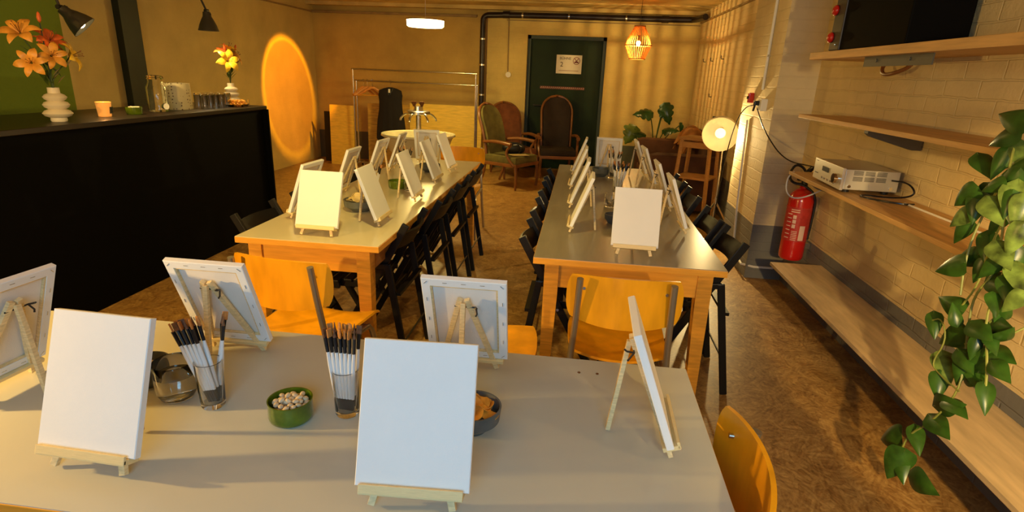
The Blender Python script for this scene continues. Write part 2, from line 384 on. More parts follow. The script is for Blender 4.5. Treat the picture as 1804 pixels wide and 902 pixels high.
# switch + conduit
sw = thing('light_switch', 'small round cream light switch on the back wall left of the green door', 'switch', (-1.20, YB-.02, 1.47))
ob('switch_body', MB().cyl((0, .02, 0), (0, -.015, 0), .042, seg=24), M_white, sw, True); ob('switch_toggle', MB().box((0, -.02, 0), (.012, .02, .03)), M_white, sw)
tag(ob('cable_conduit', MB().tube([(-1.21, YB-.01, 1.51), (-1.22, YB-.01, H-.02)], .008), M_trim), 'thin painted conduit running up from the round light switch', 'conduit')
# hooks/holes right wall
for y, z in ((8.7, 1.75), (8.2, 1.75), (7.6, 1.76), (8.0, 1.3)):
    tag(ob('wall_hook', MB().tube([(XR, y, z), (XR-.03, y, z), (XR-.035, y, z+.04)], .006), M_darkm), 'small dark hook in the far right wall behind the tripod lamp', 'hook', 'small hooks in the far right wall')
# conduit, socket and switch on the pillar
cd = thing('wall_conduit', 'pale plastic conduit clipped to the side of the pillar', 'conduit', (1.385, 4.82, 0))
ob('conduit_tube', MB().tube([(0, 0, 2.35), (0, 0, 1.45)], .011), M_white, cd, True)
for z in (2.1, 1.7): ob('clip', MB().box((.003, 0, z), (.02, .035, .015)), M_steel, cd)
sk = thing('wall_socket', 'cream surface-mounted socket box on the pillar with a black plug', 'socket', (1.375, 4.72, 1.34))
ob('socket_box', MB().box((0, 0, 0), (.05, .09, .09), bev=.006), M_white, sk)
ob('plug', MB().box((-.04, .02, .01), (.04, .04, .035), bev=.006).cyl((-.05, .02, 0), (-.055, .03, -.05), .008), M_brb, sk)
tag(ob('pillar_pipe', MB().tube([(1.385, 5.1, 1.2), (1.385, 5.0, .5), (1.385, 4.9, .12), (1.37, 4.56, .1), (1.45, 4.50, .1), (1.6, 4.50, .1)], .009), M_white), 'thin white cable running down the pillar and along its foot', 'cable')
rb = thing('alarm_box', 'small red box on the wall beside the pillar socket', 'box', (1.372, 5.06, 1.38))
ob('alarm_case', MB().box((0, 0, 0), (.04, .05, .08), bev=.005), M_red, rb); ob('alarm_button', MB().cyl((-.02, 0, 0), (-.03, 0, 0), .012), M_brb, rb, True)

# shelves and bench
def plank(name, label, cat, x0, x1, y0, y1, z, th, mt):
    t = thing(name, label, cat, ((x0+x1)/2, (y0+y1)/2, z-th))
    ob('board', MB().box((0, 0, th/2), (x1-x0, y1-y0, th), bev=.002), mt, t); return t
def bracket(t, y, zt, mt=M_grey):
    L0 = Vector(t.location)
    b = MB()
    pts = [(1.40, zt-.004), (XR-.01, zt-.004), (XR-.01, zt-.09), (XR-.05, zt-.09), (1.42, zt-.035), (1.40, zt-.02)]
    lo = [b.b.verts.new(Vector((x, y-.02, z))-L0) for x, z in pts]; hi = [b.b.verts.new(Vector((x, y+.02, z))-L0) for x, z in pts]
    b.b.faces.new(lo); b.b.faces.new(hi[::-1])
    for i in range(6): b.b.faces.new((lo[i], hi[i], hi[(i+1) % 6], lo[(i+1) % 6]))
    ob('bracket', b, mt, t)
s1 = plank('wall_shelf', 'topmost pine wall shelf on the right wall, holding the black speaker', 'shelf', 1.352, XR, -.6, 3.86, 1.685, .04, M_shelf)
ob('bracket', MB().box((1.40-s1.location.x, 2.93-s1.location.y, -.02), (.006, .60, .055)).cyl((1.395-s1.location.x, 2.8-s1.location.y, -.02), (1.392-s1.location.x, 2.8-s1.location.y, -.02), .008).cyl((1.395-s1.location.x, 3.1-s1.location.y, -.02), (1.392-s1.location.x, 3.1-s1.location.y, -.02), .008), M_grey, s1)
s2 = plank('wall_shelf', 'middle pine wall shelf on the right wall, empty, behind the trailing plant', 'shelf', 1.352, XR, -.6, 3.86, 1.325, .022, M_shelf)
bracket(s2, 3.05, 1.303)
s3 = plank('wall_shelf', 'lower pine wall shelf carrying the silver amplifier', 'shelf', 1.352, XR, -.6, 3.84, .968, .022, M_shelf)
bracket(s3, 3.55, .946); bracket(s3, 1.2, .946)
s4 = plank('wall_bench', 'long low wooden bench board mounted along the right wall', 'bench', 1.34, XR, -.6, 3.84, .35, .022, M_bench)
for y in (3.3, 1.5): ob('support', MB().box((1.56-s4.location.x, y-s4.location.y, -.03), (.2, .04, .05)), M_grey, s4)

# ------------------------------------------------------------------ big tables
def table(name, label, x0, x1, y0, y1, mtop, edge=.028, ap=.11, inset=.05, leg=.062):
    t = thing(name, label, 'table', ((x0+x1)/2, (y0+y1)/2, 0)); w, l = x1-x0, y1-y0; H0 = .75
    ob('tabletop', MB().box((0, 0, H0-.001), (w-.004, l-.004, .002)), mtop, t)
    ob('edge_band', MB().box((0, 0, H0-.002-edge/2), (w, l, edge), bev=.002), M_woodx, t)
    for sx in (-1, 1):
        for sy in (-1, 1):
            b = MB(); X, Y = sx*(w/2-inset-leg/2), sy*(l/2-inset*.4-leg/2)
            lo, hi = leg*.66/2, leg/2
            zt = H0-edge-.002
            v0 = [(X+sx*hi-sx*2*lo*(1 if a else 0), Y+sy*hi-sy*2*lo*(1 if c else 0), 0) for a, c in ((0, 0), (1, 0), (1, 1), (0, 1))]
            v1 = [(X+sx*hi-sx*2*hi*(1 if a else 0), Y+sy*hi-sy*2*hi*(1 if c else 0), zt) for a, c in ((0, 0), (1, 0), (1, 1), (0, 1))]
            vm = [(p[0], p[1], zt-.14) for p in v1]
            R = [[b.b.verts.new(p) for p in r] for r in (v0, vm, v1)]
            b.b.faces.new(R[0]); b.b.faces.new(R[2])
            for A, B in zip(R, R[1:]):
                for i in range(4): b.b.faces.new((A[i], A[(i+1) % 4], B[(i+1) % 4], B[i]))
            ob('leg', b, M_wood, t)
    za = H0-edge-.002-ap/2
    for sy in (-1, 1): ob('apron', MB().box((0, sy*(l/2-inset*.4-.02), za), (w-2*inset-2*leg, .02, ap)), M_woodx, t)
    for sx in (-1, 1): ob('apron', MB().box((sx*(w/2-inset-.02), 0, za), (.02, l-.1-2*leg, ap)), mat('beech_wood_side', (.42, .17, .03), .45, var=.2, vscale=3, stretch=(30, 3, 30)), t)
    return t
M_t1 = mat('laminate_grey', (.56, .545, .45), .34, var=.03, vscale=2, spec=.4)
M_t2 = mat('laminate_cream', (.64, .58, .40), .24, var=.05, vscale=2, spec=.6)
M_t3 = mat('laminate_slate', (.27, .245, .20), .27, var=.12, vscale=3, spec=.7, stretch=(6, .7, 1))
tn = table('table', 'near grey-topped table across the bottom of the photo holding five big canvases', -2.15, .334, .70, 1.431, M_t1)
ob('screw', MB().cyl((.067-tn.location.x-.024, 1.354-tn.location.y, .749), (.067-tn.location.x-.024, 1.354-tn.location.y, .7512), .004), M_arm, tn)
ob('screw', MB().cyl((.091-tn.location.x, 1.356-tn.location.y, .749), (.091-tn.location.x, 1.356-tn.location.y, .7512), .004), M_arm, tn)
table('table', 'long cream-topped table nearer the black bar, ringed by ten canvases', -1.517, -.843, 2.30, 4.90, M_t2)
table('table', 'long dark grey-topped table on the right with the green door beyond', -.162, .652, 2.32, 5.02, M_t3)

# ------------------------------------------------------------------ bar counter
br = thing('bar_counter', 'tall matt black bar counter along the left side of the room', 'bar counter', (-3.2, 2.2, 0))
ob('counter_body', MB().box((0, 0, .55), (.66, 5.56, 1.10)), M_bar, br)
ob('counter_top', MB().box((.0, .01, 1.115), (.72, 5.6, .03), bev=.003), M_bartop, br)
ob('counter_end_panel', MB().box((.03, 2.79, .55), (.70, .02, 1.10)), M_bar, br)

# ------------------------------------------------------------------ easels and canvases
TAU = rad(20.5); CW, CH, CT = .205, .26, .016
def make_easel():
    t = thing('tabletop_easel', 'x', 'easel', group=None)
    T = Matrix.Translation((0, 0, .044)) @ Euler((-TAU, 0, 0)).to_matrix().to_4x4()   # plane of the canvas, z up along it
    P = lambda x, y, z: T @ Vector((x, y, z))
    y0 = CT+.010
    ap = P(0, y0, .205)
    for s in (-1, 1):
        foot = P(s*.074, y0, -.030)
        foot.z = .0055; foot.y = .000
        ob('front_leg', MB().bar(P(s*.008, y0, .212), foot, .013, .010, up=(0, 1, 0), bev=.001), M_pine, t)
    ob('rear_leg', MB().bar(P(0, y0+.006, .205), (0, .128, .0055), .012, .010, up=(0, 1, 0), bev=.001), M_pine, t)
    lb = MB().box((0, .006, -.006), (.185, .036, .010), bev=.001).box((0, -.010, -.001), (.185, .006, .016), bev=.001); lb.xf(T)
    ob('ledge', lb, M_pinex, t)
    bn = MB().tube([P(-.030, y0+.002, .19), P(.022, y0+.002, .19)], .002, 6)
    for a in (-.009, .009): bn.tube([P(-.030, y0+.002, .19), P(-.034, y0+.006+abs(a), .19+a), P(-.031, y0+.010+abs(a), .19+a*1.5)], .0022, 6)
    ob('wing_nut', bn, M_darkm, t)
    return t
def make_canvas(staples=True):
    t = thing('blank_canvas', 'x', 'canvas')
    b = MB()
    w, h, k, q = CW/2, CH, .021, .006
    def ring(x, z0, z1, y): return [b.b.verts.new(p) for p in ((-x, y, z0), (x, y, z0), (x, y, z1), (-x, y, z1))]
    e = .0015
    F = ring(w-e, e, h-e, 0); S1 = ring(w, 0, h, e); S2 = ring(w, 0, h, CT-e); B1 = ring(w-e, e, h-e, CT); B2 = ring(w-k, k, h-k, CT)
    b.b.faces.new(F)
    for A, B in ((F, S1), (S1, S2), (S2, B1), (B1, B2)):
        for i in range(4): b.b.faces.new((A[i], A[(i+1) % 4], B[(i+1) % 4], B[i]))
    B3 = ring(w-k, k, h-k, q+.0006); 
    for i in range(4): b.b.faces.new((B2[i], B2[(i+1) % 4], B3[(i+1) % 4], B3[i]))
    b.b.faces.new(B3)
    ob('canvas_cloth', b, M_canvas, t)
    r = MB()
    for sx in (-1, 1): r.box((sx*(w-k-.0022), .0105, h/2), (.0042, .007, h-2*k-.001))
    for z in (k+.0022, h-k-.0022): r.box((0, .0105, z), (2*(w-k)-.0094, .007, .0042))
    ob('stretcher_bar', r, M_pine, t)
    ob('canvas_back', MB().box((0, q+.0014, h/2), (2*(w-k-.0045)-.001, .001, h-2*(k+.0045)-.001)), M_raw, t)
    if staples:
        for sx in (-1, 1):
            for z in (.065, .13, .195): ob('staple', MB().box((sx*(w-.010), CT+.0004, z), (.0012, .0012, .011)), M_steel, t)
        for x in (-.045, 0, .045):
            for z in (.010, h-.010): ob('staple', MB().box((x, CT+.0004, z), (.011, .0012, .0012)), M_steel, t)
        for sx, z, a in ((-1, h-.011, -.8), (1, h-.011, .8), (-1, .011, .8), (1, .011, -.8)):
            ob('staple', MB().box((sx*(w-.011), CT+.0004, z), (.011, .0012, .0012), (0, a, 0)), M_steel, t)
    return t
EZ = [ # x, y, yaw deg, label, near?
 (-0.249, 0.801, 3.3, 'at the front middle of the near table, facing the camera', 1),
 (-0.874, 0.796, 358.3, 'at the front left of the near table, facing the camera', 1),
 (-0.885, 1.306, 180.3, 'at the back of the near table beyond the round water glass', 1),
 (-0.248, 1.329, 180.8, 'at the back of the near table behind the front middle one', 1),
 (-1.299, 1.020, 266.3, 'cut by the left edge of the photo', 1),
 (0.236, 1.102, 89.0, 'seen edge-on at the right end of the near table', 1),
 (-1.168, 2.386, 358.9, 'facing the camera at the near end of the cream table', 0),
 (-0.949, 2.683, 90.6, 'first on the aisle side of the cream table', 0),
 (-0.934, 3.259, 91.0, 'second along the aisle side of the cream table', 0),
 (-0.962, 3.853, 89.2, 'third along the aisle side of the cream table', 0),
 (-0.962, 4.323, 87.4, 'last along the aisle side of the cream table', 0),
 (-1.420, 2.722, 266.7, 'first on the bar side of the cream table, half hidden', 0),
 (-1.434, 3.292, 270.0, 'second on the bar side of the cream table, by the crisps', 0),
 (-1.425, 3.799, 267.7, 'third on the bar side of the cream table', 0),
 (-1.423, 4.223, 273.1, 'last on the bar side of the cream table, by the basin', 0),
 (-1.247, 4.652, 187.1, 'turned away at the far end of the cream table', 0),
 (0.271, 2.434, 357.9, 'facing the camera at the near end of the dark grey table', 0),
 (-0.018, 2.825, 269.0, 'first on the left side of the dark grey table', 0),
 (-0.032, 3.373, 268.6, 'second on the left side of the dark grey table', 0),
 (-0.045, 3.944, 269.3, 'third on the left side of the dark grey table', 0),
 (-0.043, 4.560, 268.8, 'farthest on the left side of the dark grey table', 0),
 (0.567, 2.939, 90.7, 'first on the right side of the dark grey table', 0),
 (0.560, 3.441, 91.6, 'second on the right side of the dark grey table', 0),
 (0.554, 4.173, 94.1, 'third on the right side of the dark grey table', 0),
 (0.537, 4.611, 92.0, 'farthest on the right side of the dark grey table', 0),
 (0.245, 4.773, 175.7, 'turned away at the far end of the dark grey table', 0)]
E0 = make_easel(); C0 = make_canvas(True); C1 = None
C1 = make_canvas(False)
fe = fcn = fcf = True
TAB = {0: 'near grey table', 1: 'cream table', 2: 'dark grey table'}
for i, (x, y, a, lab, near) in enumerate(EZ):
    grp = 'near grey table' if i < 6 else ('cream table' if i < 16 else 'dark grey table')
    L_e = 'easel of the canvas '+lab; L_c = 'blank canvas '+lab
    loc = (x, y, .7505); rot = (0, 0, rad(a))
    if fe: e = E0; e.location = loc; e.rotation_euler = rot; fe = False
    else: e = dup(E0, None, loc, rot)
    tag(e, L_e, 'easel', 'easels on the '+grp)
    cl = (x, y, .7505+.044)
    crot = (-TAU, 0, rad(a))
    src = C0 if near else C1
    if near and fcn: c = C0; fcn = False
    elif not near and fcf: c = C1; fcf = False
    else: c = dup(src)
    c.location = cl; c.rotation_euler = crot
    tag(c, L_c, 'canvas', 'canvases on the '+grp)

# ------------------------------------------------------------------ chairs
def make_folding():
    t = thing('folding_chair', 'x', 'chair')
    # local: rear feet at y=0, sitter faces +y
    top = (0, .77); pj = lambda z: .012+(.77-z)*.56     # y of the long post at height z
    for s in (-1, 1):
        ob('long_post', MB().bar((s*.178, pj(.785), .785), (s*.178, pj(.012), .012), .020, .036, up=(0, 1, 0), bev=.003), M_black, t)
        ob('rear_leg', MB().bar((s*.200, .0, .0), (s*.200, .095, .585), .020, .034, up=(0, 1, 0), bev=.004).bar((s*.200, .09, .575), (s*.198, .18, .565), .018, .028, bev=.004), M_black, t)
        ob('seat_rail', MB().bar((s*.155, .16, .455), (s*.155, .52, .45), .018, .03, bev=.002), M_black, t)
        ob('hinge_bolt', MB().cyl((s*.165, pj(.455), .455), (s*.225, pj(.455), .455), .007), M_steel, t, True)
    def bk(u, v):
        z = .700+v*.042; return Vector((u*.178, pj(z)-.004-.040*(1-u*u), z))
    ob('backrest', MB().sheet(bk, 12, 4, .012), M_black, t, True)
    for k in range(6): ob('seat_slat', MB().box((0, .19+k*.062, .474), (.35, .042, .014), bev=.003), M_black, t)
    ob('rear_stretcher', MB().bar((-.195, .048, .43), (.195, .048, .43), .03, .016), M_black, t)
    ob('thin_rod', MB().cyl((-.195, .02, .17), (.195, .02, .17), .005), M_darkm, t, True)
    ob('front_stretcher', MB().bar((-.172, pj(.2), .2), (.172, pj(.2), .2), .028, .014), M_black, t)
    return t
F0 = make_folding(); first = True
FC = [(.81, 2.83, 90, 'at the right side of the dark grey table, nearest the camera'),
      (.80, 3.27, 90, 'second at the right side of the dark grey table'),
      (.80, 3.90, 90, 'third at the right side of the dark grey table'),
      (.80, 4.45, 90, 'farthest at the right side of the dark grey table'),
      (-.235, 2.68, 270, 'at the aisle side of the dark grey table, nearest the camera'),
      (-.235, 3.22, 270, 'second at the aisle side of the dark grey table'),
      (-.235, 3.79, 270, 'third at the aisle side of the dark grey table'),
      (-.235, 4.34, 270, 'farthest at the aisle side of the dark grey table'),
      (-.795, 2.74, 90, 'at the aisle side of the cream table, nearest the camera'),
      (-.765, 3.30, 90, 'second at the aisle side of the cream table'),
      (-.765, 3.84, 90, 'third at the aisle side of the cream table'),
      (-.765, 4.38, 90, 'farthest at the aisle side of the cream table'),
      (-1.665, 2.71, 270, 'between the cream table and the black bar, nearest the camera'),
      (-1.665, 3.30, 270, 'between the cream table and the black bar, second along'),
      (-1.665, 3.90, 270, 'between the cream table and the black bar, farthest')]
for x, y, a, lab in FC:
    c = F0 if first else dup(F0); first = False
    c.location = (x, y, 0); c.rotation_euler = (0, 0, rad(a)); tag(c, 'black wooden folding chair '+lab, 'chair', 'black folding chairs at the long tables')

def rr(u, v, k=.35): return u*math.sqrt(1-k*v*v/2*abs(v)), v*math.sqrt(1-k*u*u/2*abs(u))
def make_school(chrome=M_tube):
    t = thing('plywood_chair', 'x', 'chair')
    # local: backrest at y=0 facing +y
    for s in (-1, 1):
        ob('back_tube', MB().tube([(s*.166, -.010, .805), (s*.172, .02, .62), (s*.182, .05, .46), (s*.192, .02, .22), (s*.20, -.04, .012)], .0125, 12, smooth=2), chrome, t, True)
        ob('front_leg', MB().tube([(s*.185, .05, .415), (s*.18, .30, .415), (s*.18, .42, .40), (s*.195, .45, .012)], .0125, 12, smooth=2), chrome, t, True)
    ob('cross_tube', MB().tube([(-.18, .08, .412), (.18, .08, .412)], .010, 10), chrome, t, True)
    ob('cross_tube', MB().tube([(-.18, .36, .412), (.18, .36, .412)], .010, 10), chrome, t, True)
    def bk(u, v):
        a, b = rr(u, v, .32)
        lowz = -.085-.022*(1-a*a); z = .715+(b*.095 if b > 0 else -b*lowz)
        return Vector((a*.212, .012+.05*a*a-.012*(z-.7), z))
    ob('backrest', MB().sheet(bk, 20, 10, .010), M_ply, t, True)
    def st(u, v):
        a, b = rr(u, v, .28)
        y = .275+b*.20; z = .445+.022*a*a-.012*(1-a*a)-(.03*max(0, b-.6)**2*6)+.018*max(0, -b-.4)
        return Vector((a*(.20+.008*b), y, z))
    ob('seat', MB().sheet(st, 18, 14, .010), M_ply, t, True)
    for s in (-1, 1):
        ob('rivet', MB().cyl((s*.150, .026, .755), (s*.150, .050, .755), .006), M_steel, t, True)
    return t
P0 = make_school(); 
P0.location = (.205, 1.945, 0); P0.rotation_euler = (0, 0, rad(-1)); tag(P0, 'orange plywood chair with steel tubes at the near end of the dark grey table', 'chair', 'orange plywood chairs')
dup(P0, 'orange plywood chair with steel tubes at the near end of the cream table', (-1.095, 1.865, 0), (0, 0, rad(-7)))
PC = dup(P0, 'orange plywood chair cut by the bottom edge at the right end of the near table', (.415, .975, 0), (0, 0, rad(86)))
for ch in PC.children:
    if ch.name.startswith('back_tube'): ch.scale = (1, 1, .95)
dup(P0, 'plywood chair at the far end of the cream table below the round basin', (-1.10, 5.42, 0), (0, 0, rad(181)))
st = thing('plywood_stool', 'plywood stool seat just visible to the right of the canvas behind the front middle one', 'stool', (-.30, 2.06, 0), rad(4))
ob('seat', MB().sheet(lambda u, v: Vector((rr(u, v)[0]*.19, rr(u, v)[1]*.17, .45+.01*u*u)), 14, 12, .02), M_ply, st, True)
for sx in (-1, 1):
    for sy in (-1, 1): ob('leg', MB().tube([(sx*.12, sy*.10, .435), (sx*.16, sy*.14, .012)], .0115, 10), M_tube, st, True)

# ------------------------------------------------------------------ things on the near table
TZ = .7505
def tumbler(name, label, loc, r, h, th=.003, base=.010, group=None, taper=1., upside=False, seg=40):
    t = thing(name, label, 'glass', loc, 0, group)
    pr = [(0, 0), (r*taper*.9, 0), (r*taper, .006), (r, h), (r-th, h), (r*taper-th, base+.004), (r*taper*.8, base), (0, base)]
    b = MB().lathe(pr, seg=seg)
    if upside: b.xf(Matrix.Translation((0, 0, h)) @ Matrix.Rotation(PI, 4, 'X'))
    ob('glass_wall', b, M_glass, t, True)
    return t
# round water glass
g = thing('water_glass', 'rounded clear glass half full of water beside the tall brush glass', 'glass', (-.885, 1.06, TZ))
rr_ = [(0, 0), (.022, 0), (.036, .006), (.0425, .020), (.0445, .045), (.0450, .092), (.0438, .0935), (.0428, .092), (.0422, .045), (.0402, .022), (.034, .010), (.020, .005), (0, .005)]
ob('glass_wall', MB().lathe(rr_, seg=56), M_glass, g, True)
tag(ob('water', MB().lathe([(0, .0045), (.0204, .0045), (.0346, .0094), (.0408, .0216), (.0428, .045), (.0431, .062), (0, .062)], (-.885, 1.06, TZ), 48), M_water, None, True), 'clear water in the rounded glass on the near table', 'water', kind='stuff')
def brush(kind, tipcol, L=.20):
    t = thing('paint_brush', 'x', 'paint brush')
    ob('end_cap', MB().cyl((0, 0, 0), (0, 0, .028), .0038, .0042, 8), M_brb, t, True)
    ob('handle', MB().tube([(0, 0, .028), (0, 0, .07), (0, 0, .115), (0, 0, .142)], lambda f: .0036+.0014*math.sin(f*PI), 8), M_brw, t, True)
    ob('ferrule', MB().tube([(0, 0, .142), (0, 0, .158), (0, 0, .178)], lambda f: .0040+.0006*f, 8), M_brb, t, True)
    b = MB()
    if kind == 'flat': b.box((0, 0, .187), (.012, .004, .020), bev=.001)
    elif kind == 'round': b.tube([(0, 0, .176), (0, 0, .186), (0, 0, .200)], lambda f: .0044*(1-f*.85), 8)
    else: b.lathe([(0, .176), (.007, .177), (.0085, .187), (.006, .198), (0, .201)], seg=10, sy=.4)
    ob('bristles', b, tipcol, t)
    return t
BR = [brush('flat', M_brist), brush('round', M_bristd), brush('fan', M_brist), brush('flat', M_bristd)]
used = [False]*4; scale_f = 1.0
def place_brush(base, tip, k, label, group, sp=0):
    b = BR[k] if not used[k] else dup(BR[k]); used[k] = True
    d = (Vector(tip)-Vector(base)); b.location = base
    b.rotation_euler = (d.to_track_quat('Z', 'Y') @ Euler((0, 0, sp)).to_quaternion()).to_euler()
    tag(b, label, 'paint brush', group)
def brush_jar(loc, leans, label_g, label_b, group, h=.112, r=.030):
    tumbler('tall_glass', label_g, loc, r, h, .0028, .012, taper=.88)
    rnd = random.Random(int(loc[0]*1000))
    for (bx, by, dx, dy, k) in leans:
        base = Vector((loc[0]+bx, loc[1]+by, loc[2]+.0165)); tip = Vector((loc[0]+dx, loc[1]+dy, loc[2]+.20))
        place_brush(base, tip, k, label_b, group, rnd.uniform(0, 3))
J1 = (-.787, 1.045, TZ)
l1 = []
for k in range(10):
    a = k % 5; r_ = k//5
    l1.append((.006+.0035*a-.004, -.012+.010*r_+.002*a, -.082+.0135*a+.006*r_, .0+.016*r_, (0, 3, 0, 1, 2)[a]))
l1 += [(.013, .013, .026, .030, 1), (.005, .016, .034, .022, 1), (-.004, .016, .014, .06, 0)]
brush_jar(J1, l1, 'tall clear tumbler of white brushes leaning left, beside the round water glass', 'white-handled brush leaning in the tall glass left of the green bowl', 'brushes in the left tall glass')
J2 = (-.478, 1.068, TZ)
l2 = []
for k in range(14):
    a = k % 7; r_ = k//7
    l2.append((-.017+.0055*a, -.010+.016*r_, -.036+.011*a, -.012+.028*r_, (3, 0, 1, 2, 0, 2, 1)[(a+r_) % 7]))
brush_jar(J2, l2, 'tall clear tumbler of upright white brushes left of the front middle canvas', 'white-handled brush standing in the tall glass beside the front middle canvas', 'brushes in the right tall glass')
def bowl_mesh(r, h, th=.004, foot=.7, seg=48):
    return MB().lathe([(0, 0), (r*foot, 0), (r*foot*1.05, .004), (r*.94, h*.45), (r, h), (r-th, h), (r*.9-th*.5, h*.5), (r*foot, .010), (0, .009)], seg=seg)
# green nut bowl
gb = thing('green_bowl', 'glazed green straight-sided bowl full of nuts in the middle of the near table', 'bowl', (-.592, 1.030, TZ))
ob('bowl_wall', MB().lathe([(0, 0), (.042, 0), (.046, .004), (.048, .012), (.047, .040), (.048, .048), (.0455, .048), (.044, .040), (.0435, .010), (0, .008)], seg=56), M_greenb, gb, True)
nut = MB().sph((0, 0, 0), .0068, (1.15, .9, .68), seg=10)
n0 = tag(ob('nut', nut, M_nut, None, True), 'pale oval nut piled in the green bowl on the near table', 'nut', 'nuts in the near green bowl')
rn = random.Random(3); cnt = 0; spots = []
for z in (.030, .036, .042, .048):
    rm = {.030: .034, .036: .036, .042: .034, .048: .020}[z]
    for _ in range(400):
        a, rr2 = rn.uniform(0, 2*PI), rm*math.sqrt(rn.random()); p = (rr2*math.cos(a), rr2*math.sin(a), z)
        if all((p[0]-q[0])**2+(p[1]-q[1])**2+((p[2]-q[2])*1.6)**2 > .0118**2 for q in spots): spots.append(p)
for i, p in enumerate(spots):
    c = n0 if i == 0 else n0.copy()
    if i: COL.objects.link(c)
    c.location = (-.592+p[0], 1.030+p[1], TZ+p[2]); c.rotation_euler = (rn.uniform(-.6, .6), rn.uniform(-.6, .6), rn.uniform(0, 3))
# grey crisp bowl right of the front canvas
def crisps(center, r, h, n, label, group, seed, mt=None, size=.021):
    rc = random.Random(seed)
    def f(u, v):
        a, b = rr(u, v, .7); return Vector((a*size, b*size*.8, size*.45*(a*a)-size*.12*b*b))
    c0 = tag(ob('crisp', MB().sheet(f, 8, 8, .0012), mt or M_chip, None, True), label, 'crisp', group)
    for i in range(n):
        c = c0 if i == 0 else c0.copy()
        if i: COL.objects.link(c)
        a = 2*PI*i*.38; q = r*math.sqrt((i+.3)/n)
        c.location = (center[0]+q*math.cos(a), center[1]+q*math.sin(a), center[2]+h-(q/r)**2*.010+rc.uniform(-.004, .008)); c.rotation_euler = (rc.uniform(-1, 1), rc.uniform(-1, 1), rc.uniform(0, 6))
cb = thing('grey_bowl', 'dark grey bowl of orange crisps behind the front middle canvas', 'bowl', (-.188, 1.062, TZ))
ob('bowl_wall', bowl_mesh(.062, .058, foot=.5), M_greyb, cb, True)
crisps((-.188, 1.062, TZ), .040, .052, 14, 'orange potato crisp heaped in the bowl behind the front middle canvas', 'crisps in the near grey bowl', 5)
cb = thing('grey_cup', 'small dark grey bowl mostly hidden behind the front left canvas', 'bowl', (-.995, 1.105, TZ))
ob('bowl_wall', bowl_mesh(.052, .058, foot=.6), M_greyb, cb, True)
nd = n0.data
for k in range(9):
    c = bpy.data.objects.new('olive', nd); COL.objects.link(c); c.location = (-.995+.026*math.cos(k*2.4), 1.105+.026*math.sin(k*2.4), TZ+.040+.003*(k % 2))
    tag(c, 'dark olive in the bowl behind the front left canvas', 'olive', 'olives in the small dark bowl')
    c.scale = (1.4, 1.4, 1.4)
# ------------------------------------------------------------------ things on the long tables
cb = thing('grey_bowl', 'slate blue bowl of pale crisps at the near end of the cream table', 'bowl', (-1.165, 2.92, TZ)); ob('bowl_wall', bowl_mesh(.090, .062, foot=.5), M_greyb, cb, True)
crisps((-1.165, 2.92, TZ), .055, .062, 12, 'pale potato crisp heaped in the bowl on the cream table', 'crisps on the cream table', 8, mat('crisp_pale', (.80, .62, .26), .5, var=.2), .036)
cb = thing('green_bowl', 'green glazed bowl in the middle of the cream table', 'bowl', (-1.17, 3.58, TZ)); ob('bowl_wall', MB().lathe([(0, 0), (.052, 0), (.058, .01), (.06, .05), (.056, .05), (.052, .012), (0, .01)], seg=32), M_greenb, cb, True)
cb = thing('grey_bowl', 'dark bowl at the far half of the cream table between the easels', 'bowl', (-1.13, 4.26, TZ)); ob('bowl_wall', bowl_mesh(.08, .06, foot=.5), M_greyb, cb, True)
def far_jar(x, y, label, lb, grp, n=9):
    tumbler('tall_glass', label, (x, y, TZ), .034, .115, .003, .012, taper=.9, seg=20)
    rnd = random.Random(int(x*900+y*77))
    for k in range(n):
        a = 2*PI*k/n; base = (x+.012*math.cos(a), y+.012*math.sin(a), TZ+.018); tip = (x+.05*math.cos(a)+.01, y+.05*math.sin(a), TZ+.2)
        place_brush(base, tip, k % 4, lb, grp, rnd.uniform(0, 3))
far_jar(.275, 3.85, 'glass of brushes behind the near-end canvas on the dark grey table', 'white-handled brush in the glass behind the near-end canvas on the dark grey table', 'brushes in the middle of the dark grey table', 10)
far_jar(.265, 4.45, 'glass of brushes at the far end of the dark grey table', 'white-handled brush in the glass at the far end of the dark grey table', 'brushes at the far end of the dark grey table', 7)
far_jar(-1.20, 3.20, 'glass of brushes behind the crisp bowl on the cream table', 'white-handled brush in the glass behind the crisp bowl on the cream table', 'brushes beside the crisp bowl', 6)
far_jar(-1.25, 4.0, 'glass of brushes at the far half of the cream table', 'white-handled brush in the glass on the far half of the cream table', 'brushes at the far half of the cream table', 6)
cb = thing('grey_bowl', 'dark green bowl at the far end of the dark grey table', 'bowl', (.185, 4.52, TZ)); ob('bowl_wall', bowl_mesh(.075, .065, foot=.5), M_greyb, cb, True)
cb = thing('green_bowl', 'dark bowl half hidden by the near-end canvas on the dark grey table', 'bowl', (.215, 3.02, TZ)); ob('bowl_wall', bowl_mesh(.055, .05, foot=.6), M_greyb, cb, True)
tumbler('water_glass', 'short water glass half hidden by the near-end canvas on the dark grey table', (.215, 3.42, TZ), .042, .08, seg=24)
tumbler('water_glass', 'short water glass beside the green bowl on the cream table', (-1.06, 3.50, TZ), .038, .075, seg=24)

